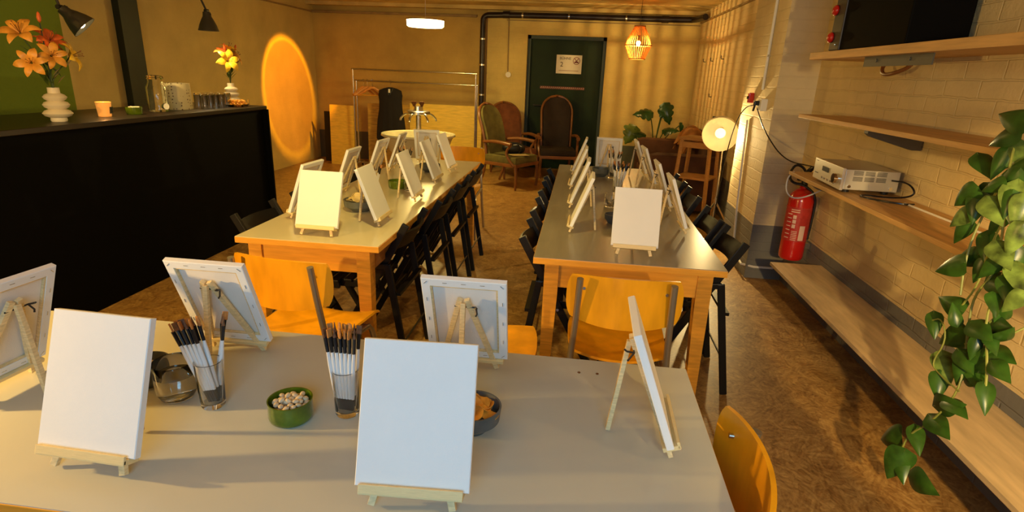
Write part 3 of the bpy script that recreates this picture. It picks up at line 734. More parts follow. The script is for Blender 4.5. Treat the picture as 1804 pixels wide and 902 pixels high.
# ------------------------------------------------------------------ on the bar
BZ = 1.1305
def vase(loc, label, s, rz=0):
    t = thing('ribbed_vase', label, 'vase', loc, rz); b = MB()
    prof = [(0, 0), (.036, 0), (.040, .008), (.038, .022), (.060, .030), (.072, .045), (.060, .060), (.040, .068), (.056, .078), (.064, .092), (.054, .106), (.036, .113), (.050, .122), (.057, .134), (.046, .147), (.029, .155), (.028, .185), (.024, .185), (.024, .16), (0, .15)]
    b.lathe([(r*s, z*s) for r, z in prof], seg=36)
    ob('vase_body', b, M_vase, t, True)
    return t
v1 = vase((-3.0, 3.03, BZ), 'cream bubble-shaped vase nearest the camera on the black bar', 1.02)
v2 = vase((-3.13, 4.95, BZ), 'cream bubble-shaped vase at the far end of the black bar', 1.0)
def lily(base, tip, facing, mt, label, group, s=1.):
    t = thing('lily', label, 'flower', base, 0, group)
    b0 = Vector((0, 0, 0)); tp_ = Vector(tip)-Vector(base); f = Vector(facing).normalized()
    ob('stem', MB().tube([b0, b0+Vector((0, 0, tp_.z*.35))+tp_*.1, tp_*.8+Vector((0, 0, .01)), tp_], .0035, 6, smooth=1), M_stem, t, True)
    Q = f.to_track_quat('Z', 'Y').to_matrix().to_4x4()
    b = MB()
    for k in range(6):
        L_, wd = .075*s, .022*s*(1 if k % 2 else .78)
        def pf(u, v, k=k, L_=L_, wd=wd):
            q = (v+1)/2; r = .006+L_*q; w = wd*(math.sin(PI*min(1, q*.92+.08))**.7)*u
            z = .055*s*q**.8-.045*s*q**3; z += -.15*abs(u)*wd
            return Vector((r*math.cos(0)-0, w, z))
        sub = MB().sheet(pf, 4, 10, .0012); M = Matrix.Translation(tp_) @ Q @ Matrix.Rotation(k*PI/3+.2, 4, 'Z')
        sub.xf(M); me = bpy.data.meshes.new('tmp'); sub.b.to_mesh(me); sub.b.free(); b.b.from_mesh(me); bpy.data.meshes.remove(me)
    ob('petals', b, mt, t, True)
    c = MB()
    for k in range(5):
        a = 2*PI*k/5; p1 = Q @ Vector((.014*s*math.cos(a), .014*s*math.sin(a), .055*s)); c.tube([tp_, tp_+p1], .0011, 5).sph(tp_+p1, .004*s, (1, .5, .5), seg=6)
    ob('stamens', c, M_arm, t)
    lf = MB()
    for k in range(3):
        q = .25+.2*k; pc = b0.lerp(tp_, q); a = random.uniform(0, 2*PI)
        def lf_(u, v, pc=pc, a=a):
            w = .010*math.sin(PI*(v+1)/2*.95+.1)*u; l = (v+1)/2*.085
            return Vector((pc.x+math.cos(a)*l*.55-math.sin(a)*w, pc.y+math.sin(a)*l*.55+math.cos(a)*w, pc.z+l*.8-.02*((v+1)/2)**2))
        lf.sheet(lf_, 3, 7, .001)
    ob('leaves', lf, M_stem, t, True)
def bud(base, tip, mt, label, group):
    t = thing('lily_bud', label, 'flower', base, 0, group); tp_ = Vector(tip)-Vector(base)
    ob('stem', MB().tube([(0, 0, 0), (tp_.x*.3, tp_.y*.3, tp_.z*.55), tp_], .003, 6, smooth=1), M_stem, t, True)
    b = MB().lathe([(0, 0), (.009, .012), (.011, .03), (.006, .052), (0, .06)], seg=10); b.xf(Matrix.Translation(tp_) @ tp_.to_track_quat('Z', 'Y').to_matrix().to_4x4()); ob('bud', b, mt, t, True)
gx, gy, gz = -3.0, 3.03, BZ+.16
for dx, dy, dz, f, mt, s, lb in ((-.03, -.10, .31, (.3, -.6, .7), M_lily_p, 1.25, 'pale peach lily at the top left of the near bouquet'), (.0, .04, .28, (.6, -.1, .7), M_lily_o, 1.1, 'dark orange lily in the middle of the near bouquet'),
        (.04, .11, .20, (.8, .5, .3), M_lily_y, 1.15, 'bright yellow lily leaning right in the near bouquet'), (.05, -.02, .20, (.9, -.5, .3), M_lily_p, 1.0, 'peach lily low at the front of the near bouquet'),
        (.02, -.12, .16, (.6, -.9, .2), M_lily_p, 1.0, 'peach lily low on the left of the near bouquet'), (-.05, .07, .25, (.2, .5, .8), M_lily_o, 1.0, 'rust lily at the back of the near bouquet')):
    lily((gx, gy, gz), (gx+dx, gy+dy, gz+dz), f, mt, lb, 'lilies in the near vase', s)
bud((gx, gy, gz), (gx+.0, gy+.0, gz+.37), M_lily_o, 'closed orange lily bud above the near bouquet', 'lilies in the near vase')
gx, gy, gz = -3.13, 4.95, BZ+.16
for dx, dy, dz, f, mt, s, lb in ((.03, -.06, .21, (.9, -.6, .3), M_lily_y, 1.35, 'big yellow lily facing out on the left of the far bouquet'), (.0, .09, .25, (.5, .6, .5), M_lily_p, 1.1, 'peach lily on the right of the far bouquet'),
        (.0, .03, .31, (.2, .2, 1), M_lily_y, 1.0, 'yellow lily at the top of the far bouquet'), (-.03, -.02, .28, (.3, -.4, .9), M_lily_o, .9, 'orange lily at the back of the far bouquet')):
    lily((gx, gy, gz), (gx+dx, gy+dy, gz+dz), f, mt, lb, 'lilies in the far vase', s)
for dy in (.12, -.03): bud((gx, gy, gz), (gx, gy+dy, gz+.30), M_lily_o, 'closed lily bud standing above the far bouquet', 'buds in the far vase')
cj = thing('candle_jar', 'glowing orange candle jar with a black label on the black bar', 'candle', (-3.06, 3.43, BZ))
ob('jar_wall', MB().lathe([(0, 0), (.036, 0), (.044, .09), (.041, .09), (.034, .008), (0, .008)], seg=32), mat('amber_glass', (.95, .42, .10), .15, emit=(1, .36, .06), estr=.5), cj, True)
ob('wax', MB().cyl((0, 0, .010), (0, 0, .062), .034, .037, 24), mat('wax_lit', (.95, .7, .35), .4, emit=(1, .5, .12), estr=1.4), cj, True)
ob('flame', MB().lathe([(0, 0), (.005, .006), (.004, .014), (0, .024)], (0, 0, .064), 10), mat('flame', (1, .7, .2), .5, emit=(1, .62, .2), estr=25), cj, True)
ob('jar_label', MB().box((.040, .012, .04), (.003, .034, .042), (0, .09, .28)), M_brb, cj)
light('candle_light', 'POINT', (-3.06, 3.43, BZ+.11), .5, (1, .45, .12), .01)
cb = thing('green_bowl', 'small green bowl of nuts on the black bar beside the candle', 'bowl', (-3.04, 3.66, BZ)); ob('bowl_wall', MB().lathe([(0, 0), (.045, 0), (.05, .01), (.052, .048), (.048, .048), (.045, .012), (0, .01)], seg=32), M_greenb, cb, True)
for k in range(12):
    c = bpy.data.objects.new('nut', nd); COL.objects.link(c); rq = .032*math.sqrt((k+.5)/12); c.location = (-3.04+rq*math.cos(k*2.4), 3.66+rq*math.sin(k*2.4), BZ+.046); c.scale = (1.4, 1.4, 1.4)
    tag(c, 'pale nut in the small green bowl on the black bar', 'nut', 'nuts on the bar')
dj = thing('drink_dispenser', 'clear glass drink jar with a lid knob and tap, on the black bar', 'jar', (-3.08, 3.95, BZ))
ob('jar_wall', MB().lathe([(0, 0), (.060, 0), (.066, .01), (.066, .17), (.05, .20), (.048, .225), (.045, .225), (.047, .2), (.062, .168), (.062, .014), (0, .012)], seg=36), M_glass, dj, True)
ob('lid', MB().lathe([(0, .226), (.052, .226), (.056, .236), (.05, .25), (.02, .256), (0, .256)], seg=30), M_glass, dj, True)
ob('tap', MB().cyl((.058, -.02, .04), (.085, -.03, .04), .02, .022, 20), M_steel, dj, True)
ln = thing('paper_lantern', 'pale dotted cylindrical tin standing on the black bar beside the glasses', 'tin', (-3.12, 4.22, BZ))
ob('tin_wall', MB().lathe([(0, 0), (.098, 0), (.1, .004), (.094, .195), (.091, .195), (.095, .01), (0, .008)], seg=40), mat('dotted_tin', (.55, .46, .25), .5, var=.1), ln, True)
dm = MATS['dotted_tin']; n_ = dm.node_tree.nodes; l_ = dm.node_tree.links; vo = n_.new('ShaderNodeTexVoronoi'); vo.inputs['Scale'].default_value = 42; vo.inputs['Randomness'].default_value = .35
tc_ = n_.new('ShaderNodeTexCoord'); l_.new(tc_.outputs['Object'], vo.inputs[0]); lt = n_.new('ShaderNodeMath'); lt.operation = 'LESS_THAN'; l_.new(vo.outputs['Distance'], lt.inputs[0]); lt.inputs[1].default_value = .22
mx_ = n_.new('ShaderNodeMix'); mx_.data_type = 'RGBA'; l_.new(lt.outputs[0], mx_.inputs[0]); mx_.inputs[6].default_value = (.55, .46, .25, 1); mx_.inputs[7].default_value = (.12, .06, .02, 1); l_.new(mx_.outputs[2], n_['Principled BSDF'].inputs['Base Color'])
tg = None
for j in range(2):
    for k in range(5):
        loc = (-3.02-.075*j, 4.40+.074*k+.03*j, BZ)
        if tg is None: tg = tumbler('bar_glass', 'clear tumbler standing upside down in the row on the black bar', loc, .033, .115, .002, .01, 'tumblers upside down on the bar', upside=True, seg=20)
        else: dup(tg, None, loc)
ow = thing('snack_tray', 'low tray heaped with orange snacks in front of the far vase', 'tray', (-2.98, 4.78, BZ)); ob('tray', MB().lathe([(0, 0), (.07, 0), (.085, .018), (.081, .018), (.066, .005), (0, .005)], seg=28, sy=1.5), M_glass, ow, True)
rs = random.Random(9); sn = None
for k in range(34):
    if sn is None: sn = tag(ob('orange_snack', MB().sph((0, 0, 0), .017, (1.2, .8, .6), seg=8), M_chip, None, True), 'orange snack heaped on the tray at the end of the bar', 'snack', 'orange snacks on the bar'); c = sn
    else: c = sn.copy(); COL.objects.link(c)
    a = k*2.4; q = .055*math.sqrt((k % 17+.5)/17); c.location = (-2.98+q*math.cos(a), 4.78+1.5*q*math.sin(a), BZ+.020+.022*(k//17)); c.rotation_euler = (rs.random(), rs.random(), rs.random()*6)
tumbler('small_glass', 'little tealight glass at the very end of the black bar', (-2.99, 4.93, BZ), .028, .05, .003, .01, seg=24)

# ------------------------------------------------------------------ lamps
def shade_lamp(loc, rot, label, power, lit, cordto, aim):
    t = thing('pendant_lamp', label, 'lamp', loc, 0)
    R_ = Euler(rot).to_matrix().to_4x4()
    b = MB().lathe([(.012, .15), (.030, .145), (.034, .11), (.048, .085), (.066, .045), (.080, .0), (.077, .0), (.062, .045), (.044, .083), (.028, .108), (0, .112)], seg=36); b.xf(R_)
    ob('lamp_shade', b, mat('shade_olive_black', (.045, .04, .025), .35), t, True)
    b = MB().sph((0, 0, .035), .030, seg=16); b.xf(R_)
    ob('bulb', b, mat('bulb_lit', (1, .9, .7), .5, emit=(1, .78, .42), estr=28) if lit else mat('bulb_dim', (1, .9, .7), .5, emit=(1, .72, .34), estr=5), t, True)
    nk = R_ @ Vector((0, 0, .155)); c = Vector(cordto)-Vector(loc)
    ob('joint', MB().cyl(nk-Vector((0, .018, 0)), nk+Vector((0, .018, 0)), .014).tube([R_ @ Vector((.02, 0, .10)), R_ @ Vector((.035, 0, .13)), nk], .004, 6), M_darkm, t, True)
    ob('arm', MB().tube([nk, nk.lerp(c, .5), c], .008, 8), M_darkm, t, True)
    ob('ceiling_mount', MB().cyl(c-Vector((0, 0, .03)), c, .03, .03), M_darkm, t, True)
    w = R_ @ Vector((0, 0, -.03))
    light('pendant_light', 'SPOT', Vector(loc)+w, power, (1, .72, .3), .03, Vector(loc)+R_ @ Vector((0, 0, -1)), spot_size=rad(130), spot_blend=.5)
shade_lamp((-3.12, 3.46, 1.665), (rad(22), rad(-40), 0), 'dark metal lamp over the black bar shining, above the near lilies', 26, True, (-3.2, 3.2, H), None)
shade_lamp((-3.14, 4.74, 1.735), (0, rad(0), 0), 'dark metal lamp hanging over the far end of the black bar', 20, False, (-3.2, 4.45, H), None)
# drum ceiling lamp
dl = thing('drum_lamp', 'flat round glowing drum lamp hanging from the ceiling above the clothes rail', 'lamp', (-1.90, 7.0, 1.97))
ob('diffuser', MB().lathe([(0, 0), (.20, 0), (.215, .012), (.218, .075), (0, .075)], seg=48), mat('diffuser_lit', (1, .9, .6), .5, emit=(1, .80, .40), estr=9), dl, True)
ob('rim', MB().lathe([(.216, .074), (.224, .074), (.224, .09), (0, .092), (0, .086), (.216, .086)], seg=48), mat('rim_brass', (.5, .3, .06), .4, .4), dl, True)
ob('cord', MB().tube([(0, 0, .09), (.0, 0, H-1.97)], .003, 6), M_white, dl)
ob('ceiling_rose', MB().cyl((0, 0, H-1.97-.03), (0, 0, H-1.97), .04), M_white, dl, True)
light('drum_light', 'AREA', (-1.90, 7.0, 1.955), 22, (1, .72, .20), (.36, .36), (-1.9, 7.0, 0))
light('drum_light_side', 'POINT', (-1.90, 7.0, 1.89), 38, (1, .70, .19), .12)
# woven pendant
wl = thing('rattan_pendant', 'glowing orange rattan pendant lamp right of the green door', 'lamp', (.66, 8.0, 1.735))
prof = [(.098, 0), (.168, .165), (.15, .22), (.065, .40)]
sl = MB(); N = 34
for k in range(N):
    a = 2*PI*k/N; sl.bar((prof[0][0]*math.cos(a), prof[0][0]*math.sin(a), 0), (prof[1][0]*math.cos(a), prof[1][0]*math.sin(a), .165), .010, .003, up=(math.cos(a), math.sin(a), 0))
    sl.bar((prof[1][0]*math.cos(a), prof[1][0]*math.sin(a), .165), (.145*math.cos(a), .145*math.sin(a), .24), .010, .003, up=(math.cos(a), math.sin(a), 0))
    sl.bar((.145*math.cos(a), .145*math.sin(a), .24), (.065*math.cos(a), .065*math.sin(a), .40), .009, .003, up=(math.cos(a), math.sin(a), 0))
ob('rattan_slats', sl, mat('rattan', (.75, .32, .06), .6, var=.3, vscale=30), wl)
for r_, z in ((.10, 0), (.172, .165), (.067, .40)):
    ob('hoop', MB().lathe([(r_-.006, z-.006), (r_+.006, z-.006), (r_+.006, z+.006), (r_-.006, z+.006)], seg=40, close=True), mat('rattan_hoop', (.35, .10, .02), .6), wl, True)
ob('bulb', MB().sph((0, 0, .19), .032, seg=16), mat('bulb_amber', (1, .7, .3), .5, emit=(1, .68, .25), estr=45), wl, True)
ob('bulb_socket', MB().cyl((0, 0, .23), (0, 0, .29), .018), M_darkm, wl, True)
ob('cord', MB().tube([(0, 0, .29), (0, 0, H-1.735)], .003, 6), M_darkm, wl)
light('rattan_light', 'POINT', (.66, 8.0, 1.735+.148), 38, (1, .66, .22), .008)
# tripod lamp
tl = thing('tripod_lamp', 'floor lamp with white round shade on a steel light stand beside the pillar', 'floor lamp', (1.36, 5.82, 0))
ctr = Vector((-.04, -.12, 1.03)); dirv = (Vector((0, 0, 1.45))-Vector((1.32, 5.7, 1.03))+Vector((-.3, 0, -1.6))).normalized()
Q = dirv.to_track_quat('Z', 'Y').to_matrix().to_4x4(); TL = Matrix.Translation(ctr) @ Q
b = MB().lathe([(.02, -.13), (.09, -.115), (.140, -.06), (.165, .0), (.163, .05), (.160, .05), (.161, .0), (.137, -.057), (.088, -.11), (.0, -.122)], seg=48); b.xf(TL)
ob('lamp_shade', b, mat('white_shade', (.85, .80, .68), .4), tl, True)
b = MB().sph((0, 0, .0), .048, seg=20); b.xf(TL); ob('bulb', b, mat('bulb_big', (1, .8, .5), .5, emit=(1, .66, .24), estr=3.6), tl, True)
b = MB().cyl((0, 0, -.13), (0, 0, -.045), .026); b.xf(TL); ob('bulb_socket', b, mat('socket_brass', (.45, .25, .08), .4), tl, True)
ob('pole', MB().cyl((.04, 0, .10), (.03, 0, .92), .0095).cyl((.04, 0, .4), (.035, 0, .7), .012), M_steel, tl, True)
ob('neck', MB().tube([(.03, 0, .92), (.03, .02, 1.0), ctr-dirv*.12], .010, 8), M_darkm, tl, True)
ob('hub', MB().cyl((.04, 0, .33), (.04, 0, .38), .022).cyl((.04, 0, .10), (.04, 0, .13), .018), M_steel, tl, True)
for a in (-35, 85, 205):
    fx, fy = .04+.24*math.cos(rad(a)), .24*math.sin(rad(a))
    lg = ob('leg', MB().bar((.04, 0, .35), (fx, fy, .012), .012, .018, bev=.002), M_steel, tl)
    ob('rubber_foot', MB().sph((fx, fy, .012), .012, seg=8), M_brb, lg, True)
    ob('brace', MB().bar((.04, 0, .115), (.04+.15*math.cos(rad(a)), .15*math.sin(rad(a)), .145), .006, .012), M_steel, tl)
light('tripod_lamp_light', 'SPOT', Vector((1.36, 5.82, 0))+ctr+dirv*.075, 85, (1, .72, .30), .03, Vector((1.36, 5.82, 0))+ctr+dirv*2, spot_size=rad(150), spot_blend=.4)
tag(ob('lamp_cable', MB().tube([(1.33, 4.74, 1.34), (1.31, 5.0, 1.30), (1.33, 5.3, 1.1), (1.345, 5.5, .75), (1.36, 5.6, .4), (1.37, 5.70, .02)], .005, 6, smooth=3), M_brb, None, True), 'black cable hanging from the pillar socket down behind the tripod lamp', 'cable')
tag(ob('shelf_cable', MB().tube([(1.34, 4.72, 1.31), (1.36, 4.5, 1.15), (1.45, 4.25, .98), (1.55, 4.0, .985), (1.60, 3.8, .98), (1.62, 3.6, .975)], .0045, 6, smooth=3), M_brb, None, True), 'thin black cable swinging from the pillar socket to the amplifier shelf', 'cable')
# projected sunset disc: a projector spot high in the room
sun = light('sunset_projector', 'SPOT', (-2.45, 7.9, 2.38), 620, (1, .31, .004), .004, (XL, 8.42, 1.15), spot_size=rad(60), spot_blend=0)
sl_ = sun.data; sl_.use_nodes = True; nt = sl_.node_tree; nn = nt.nodes; LL = nt.links; em = nn['Emission']
tc = nn.new('ShaderNodeTexCoord'); sx = nn.new('ShaderNodeSeparateXYZ'); LL.new(tc.outputs['Normal'], sx.inputs[0])
def mth(op, a, b=None):
    q = nn.new('ShaderNodeMath'); q.operation = op
    for i, v in enumerate((a, b)):
        if v is None: continue
        if isinstance(v, (int, float)): q.inputs[i].default_value = v
        else: LL.new(v, q.inputs[i])
    return q.outputs[0]
tx = mth('DIVIDE', sx.outputs[0], sx.outputs[2]); ty = mth('DIVIDE', sx.outputs[1], sx.outputs[2])
r2 = mth('SQRT', mth('ADD', mth('MULTIPLY', tx, tx), mth('MULTIPLY', ty, ty)))
cr = nn.new('ShaderNodeValToRGB'); LL.new(mth('DIVIDE', r2, .35), cr.inputs[0]); e = cr.color_ramp.elements
e[0].position = 0; e[0].color = (.55, .55, .55, 1); e[1].position = 1; e[1].color = (0, 0, 0, 1)
for p, c in ((.5, (.60,)*3+(1,)), (.78, (.62,)*3+(1,)), (.84, (1., 1.25, 1, 1)), (.90, (.5, .6, .5, 1)), (.95, (.08, .08, .08, 1))):
    k = e.new(p); k.color = c
LL.new(cr.outputs[0], em.inputs['Color']); em.inputs['Strength'].default_value = 1

# ------------------------------------------------------------------ back of the room
# clothes rail
rk = thing('clothes_rail', 'steel clothes rail with two top bars in front of the spruce panels', 'clothes rail', (-2.5, 8.55, 0))
for s in (-1, 1):
    for y in (-.02, .10): ob('upright', MB().tube([(s*.93, y, .08), (s*.93, y, 1.47 if y < 0 else 1.30)], .0125, 10), M_steel, rk, True)
    ob('foot_bar', MB().tube([(s*.93, -.24, .06), (s*.93, .26, .06)], .014, 10), M_steel, rk, True)
    for y in (-.22, .24): ob('castor', MB().cyl((s*.93-.01, y, .022), (s*.93+.01, y, .022), .022), M_brb, rk, True)
ob('top_bar', MB().tube([(-.95, -.02, 1.465), (.95, -.02, 1.465)], .0125, 10), M_steel, rk, True)
ob('top_bar', MB().tube([(-.95, .10, 1.30), (.95, .10, 1.30)], .0125, 10), M_steel, rk, True)
ob('bottom_bar', MB().tube([(-.93, .04, .075), (.93, .04, .075)], .0125, 10), M_steel, rk, True)
def hanger(x, label, rz, mt=None, dz=0):
    t = thing('wooden_hanger', label, 'hanger', (x, 8.65, 1.305), rad(rz), 'wooden hangers on the rail')
    ob('hook', MB().tube([(0, 0, -.09), (0, 0, -.03), (.022, 0, -.012), (.016, 0, .012), (-.004, 0, .018), (-.018, 0, .004)], .003, 6, smooth=2), M_steel, t, True)
    ob('hanger_body', MB().tube([(-.20, 0, -.215), (-.10, 0, -.145), (0, 0, -.09), (.10, 0, -.145), (.20, 0, -.215)], .019, 8, smooth=2), mt or mat('hanger_wood', (.62, .25, .05), .4, var=.2), t, True)
    ob('trouser_bar', MB().tube([(-.18, 0, -.215), (.18, 0, -.215)], .006, 6), mt or M_wood, t, True)
    return t
hanger(-3.32, 'leftmost wooden hanger on the lower rail bar', 62); hanger(-3.26, 'middle wooden hanger on the lower rail bar', 48); hanger(-3.18, 'wooden hanger with its bar showing, nearest the black coat', 18)
ct = thing('black_coat', 'sleeveless black garment on a dark hanger hanging from the clothes rail', 'coat', (-2.90, 8.65, 1.305))
ob('hook', MB().tube([(0, 0, -.09), (0, 0, -.03), (.022, 0, -.012), (.016, 0, .012), (-.004, 0, .018), (-.018, 0, .004)], .003, 6, smooth=2), M_steel, ct, True)
def coat(b):
    prof = [(-.085, .03, .02), (-.10, .09, .03), (-.13, .155, .045), (-.20, .168, .055), (-.30, .158, .06), (-.42, .165, .065), (-.56, .19, .07), (-.72, .205, .075), (-.86, .212, .075), (-.87, .20, .065)]
    seg = 40; rings = []
    for j, (z, w, d) in enumerate(prof):
        w *= 1.12; rings.append([b.b.verts.new((w*math.cos(2*PI*k/seg), (d+.010*min(1, max(0, (-z-.3)/.4))*math.sin(k*1.9+j*.2))*math.sin(2*PI*k/seg), z+.012*math.sin(k*.7)*(1 if j > 7 else 0))) for k in range(seg)])
    for A, B in zip(rings, rings[1:]):
        for k in range(seg): b.b.faces.new((A[k], A[(k+1) % seg], B[(k+1) % seg], B[k]))
    b.b.faces.new(rings[0]); b.b.faces.new(rings[-1][::-1])
bb = MB(); coat(bb); ob('garment', bb, mat('black_cloth', (.008, .006, .007), .85, bump=.3, bscale=20), ct, True)
ob('collar', MB().tube([(-.05, -.02, -.10), (-.03, -.045, -.15), (0, -.055, -.22), (.03, -.045, -.15), (.05, -.02, -.10)], .010, 8, smooth=1), M_black, ct, True)
ob('care_label', MB().box((0, -.05, -.135), (.028, .004, .055)), M_paper, ct)
# spruce panels leaning at the back
tag(ob('spruce_panel', MB().box((-2.13, 9.0, .49), (1.16, .03, .98), (-.06, 0, 0)), M_yell), 'yellow spruce board standing behind the round basin and the rail', 'board', 'spruce boards at the back wall')
tag(ob('spruce_panel', MB().box((-3.06, 9.05, .475), (.70, .03, .95), (-.05, 0, .06)), mat('spruce_panel_dull', (.62, .36, .05), .55, var=.3, vscale=5, stretch=(1.5, 10, 10))), 'duller spruce board standing behind the hanging black coat', 'board', 'spruce boards at the back wall')
tag(ob('spruce_panel', MB().box((-3.72, 8.72, .46), (.40, .03, .92), (-.03, 0, -.12)), M_yell), 'narrow yellow board standing at the left end of the rail', 'board', 'spruce boards at the back wall')
tag(ob('spruce_panel', MB().box((-1.50, 9.12, .48), (.16, .03, .96), (-.03, 0, 0)), M_yell), 'narrow yellow board standing below the drain pipe', 'board', 'spruce boards at the back wall')
tag(ob('dark_edge_shadow', MB().box((-4.0, 8.82, .42), (.10, .03, .78), (-.03, 0, -.1)), M_black), 'thin dark edge and shadow beside the left end of the spruce boards', 'board')  # black slab stands in for a dark edge and shadow there
# round basin with column of taps
ws = thing('wash_fountain', 'round cream basin with a central steel column of taps behind the cream table', 'basin', (-1.87, 6.55, 0))
ob('basin', MB().lathe([(0, .45), (.22, .46), (.34, .60), (.395, .74), (.43, .765), (.425, .785), (.385, .775), (.33, .62), (.20, .50), (0, .49)], seg=56), mat('enamel_cream', (.62, .58, .40), .25, coat=.4), ws, True)
ob('pedestal', MB().lathe([(0, 0), (.20, 0), (.20, .03), (.10, .06), (.09, .45), (0, .46)], seg=32), M_darkm, ws, True)
ob('column', MB().cyl((0, 0, .48), (0, 0, 1.0), .034, .030, 24), M_steel, ws, True)
ob('water_ring', MB().lathe([(0, 1.0), (.12, 1.0), (.135, 1.01), (.135, 1.035), (.12, 1.045), (0, 1.045)], seg=36), M_steel, ws, True)
ob('top_cap', MB().lathe([(0, 1.04), (.055, 1.04), (.05, 1.09), (0, 1.10)], seg=24), M_steel, ws, True)
for k in range(6):
    a = 2*PI*k/6+.3; c_, s_ = math.cos(a), math.sin(a)
    ob('tap', MB().tube([(.12*c_, .12*s_, 1.015), (.16*c_, .16*s_, 1.0), (.20*c_, .20*s_, .955), (.205*c_, .205*s_, .93)], .011, 8, smooth=1), M_steel, ws, True)
for s in (-1, 1): ob('tap_handle', MB().lathe([(0, 0), (.014, 0), (.02, .02), (.032, .035), (.026, .055), (0, .05)], (s*.045, -.01, 1.09), 12), M_arm, ws, True)

# armchairs
def armchair(label, loc, rz, up, back_h=.62):
    t = thing('upholstered_armchair', label, 'armchair', loc, rad(rz), 'tall wooden armchairs by the door')
    # faces +y, origin floor under seat centre
    def bf(u, v, off=0):
        a, b = u, v; q = (b+1)/2
        w = .245*(1-.10*(1-q))*math.sqrt(max(0.015, 1-max(0, (b-.30)/.70)**2.4*.985))
        return Vector((a*w, -.25-.20*q**1.1+.03*math.sin(q*PI)+off-.03*(1-a*a), .40+q*(back_h+.06)))
    ob('back_cushion', MB().sheet(lambda u, v: bf(u*.90, v*.93, .022), 12, 16, .055), up, t, True)
    rim = []
    for k in range(26): rim.append(bf(-1, -1+2*math.sin(PI/2*k/25)))
    for k in range(1, 8): rim.append(bf(-1+2*k/8, 1)+Vector((0, 0, .004*math.sin(PI*k/8))))
    for k in range(26): rim.append(bf(1, -1+2*math.cos(PI/2*k/25)))
    ob('back_frame', MB().tube(rim, .019, 8), M_arm, t, True)
    ob('back_board', MB().sheet(lambda u, v: bf(u*.97, v*.97, -.018), 12, 14, .01), up, t, True)
    ob('seat_cushion', MB().box((0, .01, .39), (.53, .52, .10), bev=.03), up, t, True)
    ob('seat_frame', MB().box((0, .01, .325), (.56, .55, .045), bev=.008), M_arm, t)
    for s in (-1, 1):
        ob('armrest', MB().tube([(s*.255, -.27, .60), (s*.29, -.08, .625), (s*.30, .10, .615), (s*.29, .20, .60)], lambda f: .020+.010*f, 10, smooth=2), M_arm, t, True)
        ob('arm_post', MB().tube([(s*.285, .19, .59), (s*.295, .12, .50), (s*.285, .17, .40), (s*.27, .25, .32)], .018, 8, smooth=2), M_arm, t, True)
        ob('leg', MB().tube([(s*.255, .26, .33), (s*.265, .285, .18), (s*.255, .27, .008)], lambda f: .024-.008*f, 8, smooth=2), M_arm, t, True)
        ob('leg', MB().tube([(s*.235, -.25, .42), (s*.235, -.27, .20), (s*.23, -.35, .012)], lambda f: .022-.006*f, 8, smooth=2), M_arm, t, True)
    return t
armchair('olive-backed wooden armchair with a black bag, nearest the camera', (-.93, 7.80, 0), -118, M_green_up)
armchair('rust-backed wooden armchair standing behind the olive-backed one', (-.98, 8.60, 0), -150, M_red_up, .60)
armchair('dark high-backed armchair standing in front of the green door', (-.34, 8.76, 0), -172, M_dk_up, .72)
# bag on the armchair
bg = thing('black_bag', 'black bag with a white trim lying on the olive-backed armchair', 'bag', (-.90, 7.84, .445), rad(15))
ob('bag_body', MB().sph((0, 0, .075), .11, (1.45, 1, .72), seg=20).sph((.09, .03, .06), .08, (1, 1, .8), seg=14), mat('bag_black', (.008, .008, .009), .5, bump=.5, bscale=12), bg, True)
ob('strap', MB().tube([(-.13, -.06, .05), (-.08, -.07, .14), (.03, -.09, .15), (.10, -.09, .07), (.06, -.12, .02)], .007, 6, smooth=2), M_black, bg, True)
ob('zip_trim', MB().tube([(-.02, -.085, .12), (.04, -.09, .13), (.10, -.08, .10)], .004, 6, smooth=1), M_white, bg, True)
ob('white_tag', MB().box((-.05, -.09, .12), (.03, .01, .05), (.3, 0, 0)), M_white, bg)
tag(ob('magazine', MB().box((-.80, 7.68, .448), (.24, .16, .006), (0, 0, .5)), mat('magazine_paper', (.45, .33, .15), .5)), 'pale magazine on the seat of the olive-backed armchair', 'magazine')

# sofa
sf = thing('brown_sofa', 'brown velour sofa along the right wall behind the tripod lamp', 'sofa', (1.23, 7.62, 0))
ob('seat_base', MB().box((0, 0, .20), (.80, 1.6, .30), bev=.04), M_sofa, sf, True)
for y in (-.35, .35): ob('seat_cushion', MB().box((-.06, y, .41), (.66, .68, .16), bev=.05), M_sofa, sf, True)
ob('sofa_back', MB().box((.30, 0, .52), (.22, 1.7, .72), (0, .08, 0), bev=.08), M_sofa, sf, True)
for y in (-.86, .86): ob('armrest', MB().box((-.02, y, .36), (.80, .20, .66), bev=.085), M_sofa, sf, True)
for x in (-.34, .34):
    for y in (-.8, .8): ob('foot', MB().cyl((x, y, 0), (x, y, .06), .02), M_arm, sf, True)
def throw(u, v): return Vector((.16+.13*v+.015*math.sin(u*9), -.05+u*.42, .70+.17*math.cos((u)*1.3)-.20*(v*v)*(1 if v < 0 else .5)+.012*math.sin(u*11)))
tag(ob('rust_throw', MB().sheet(throw, 28, 12, .03), M_cush, None, True, (1.23, 7.62, .06)), 'rust-coloured ribbed throw draped over the back of the brown sofa', 'throw')
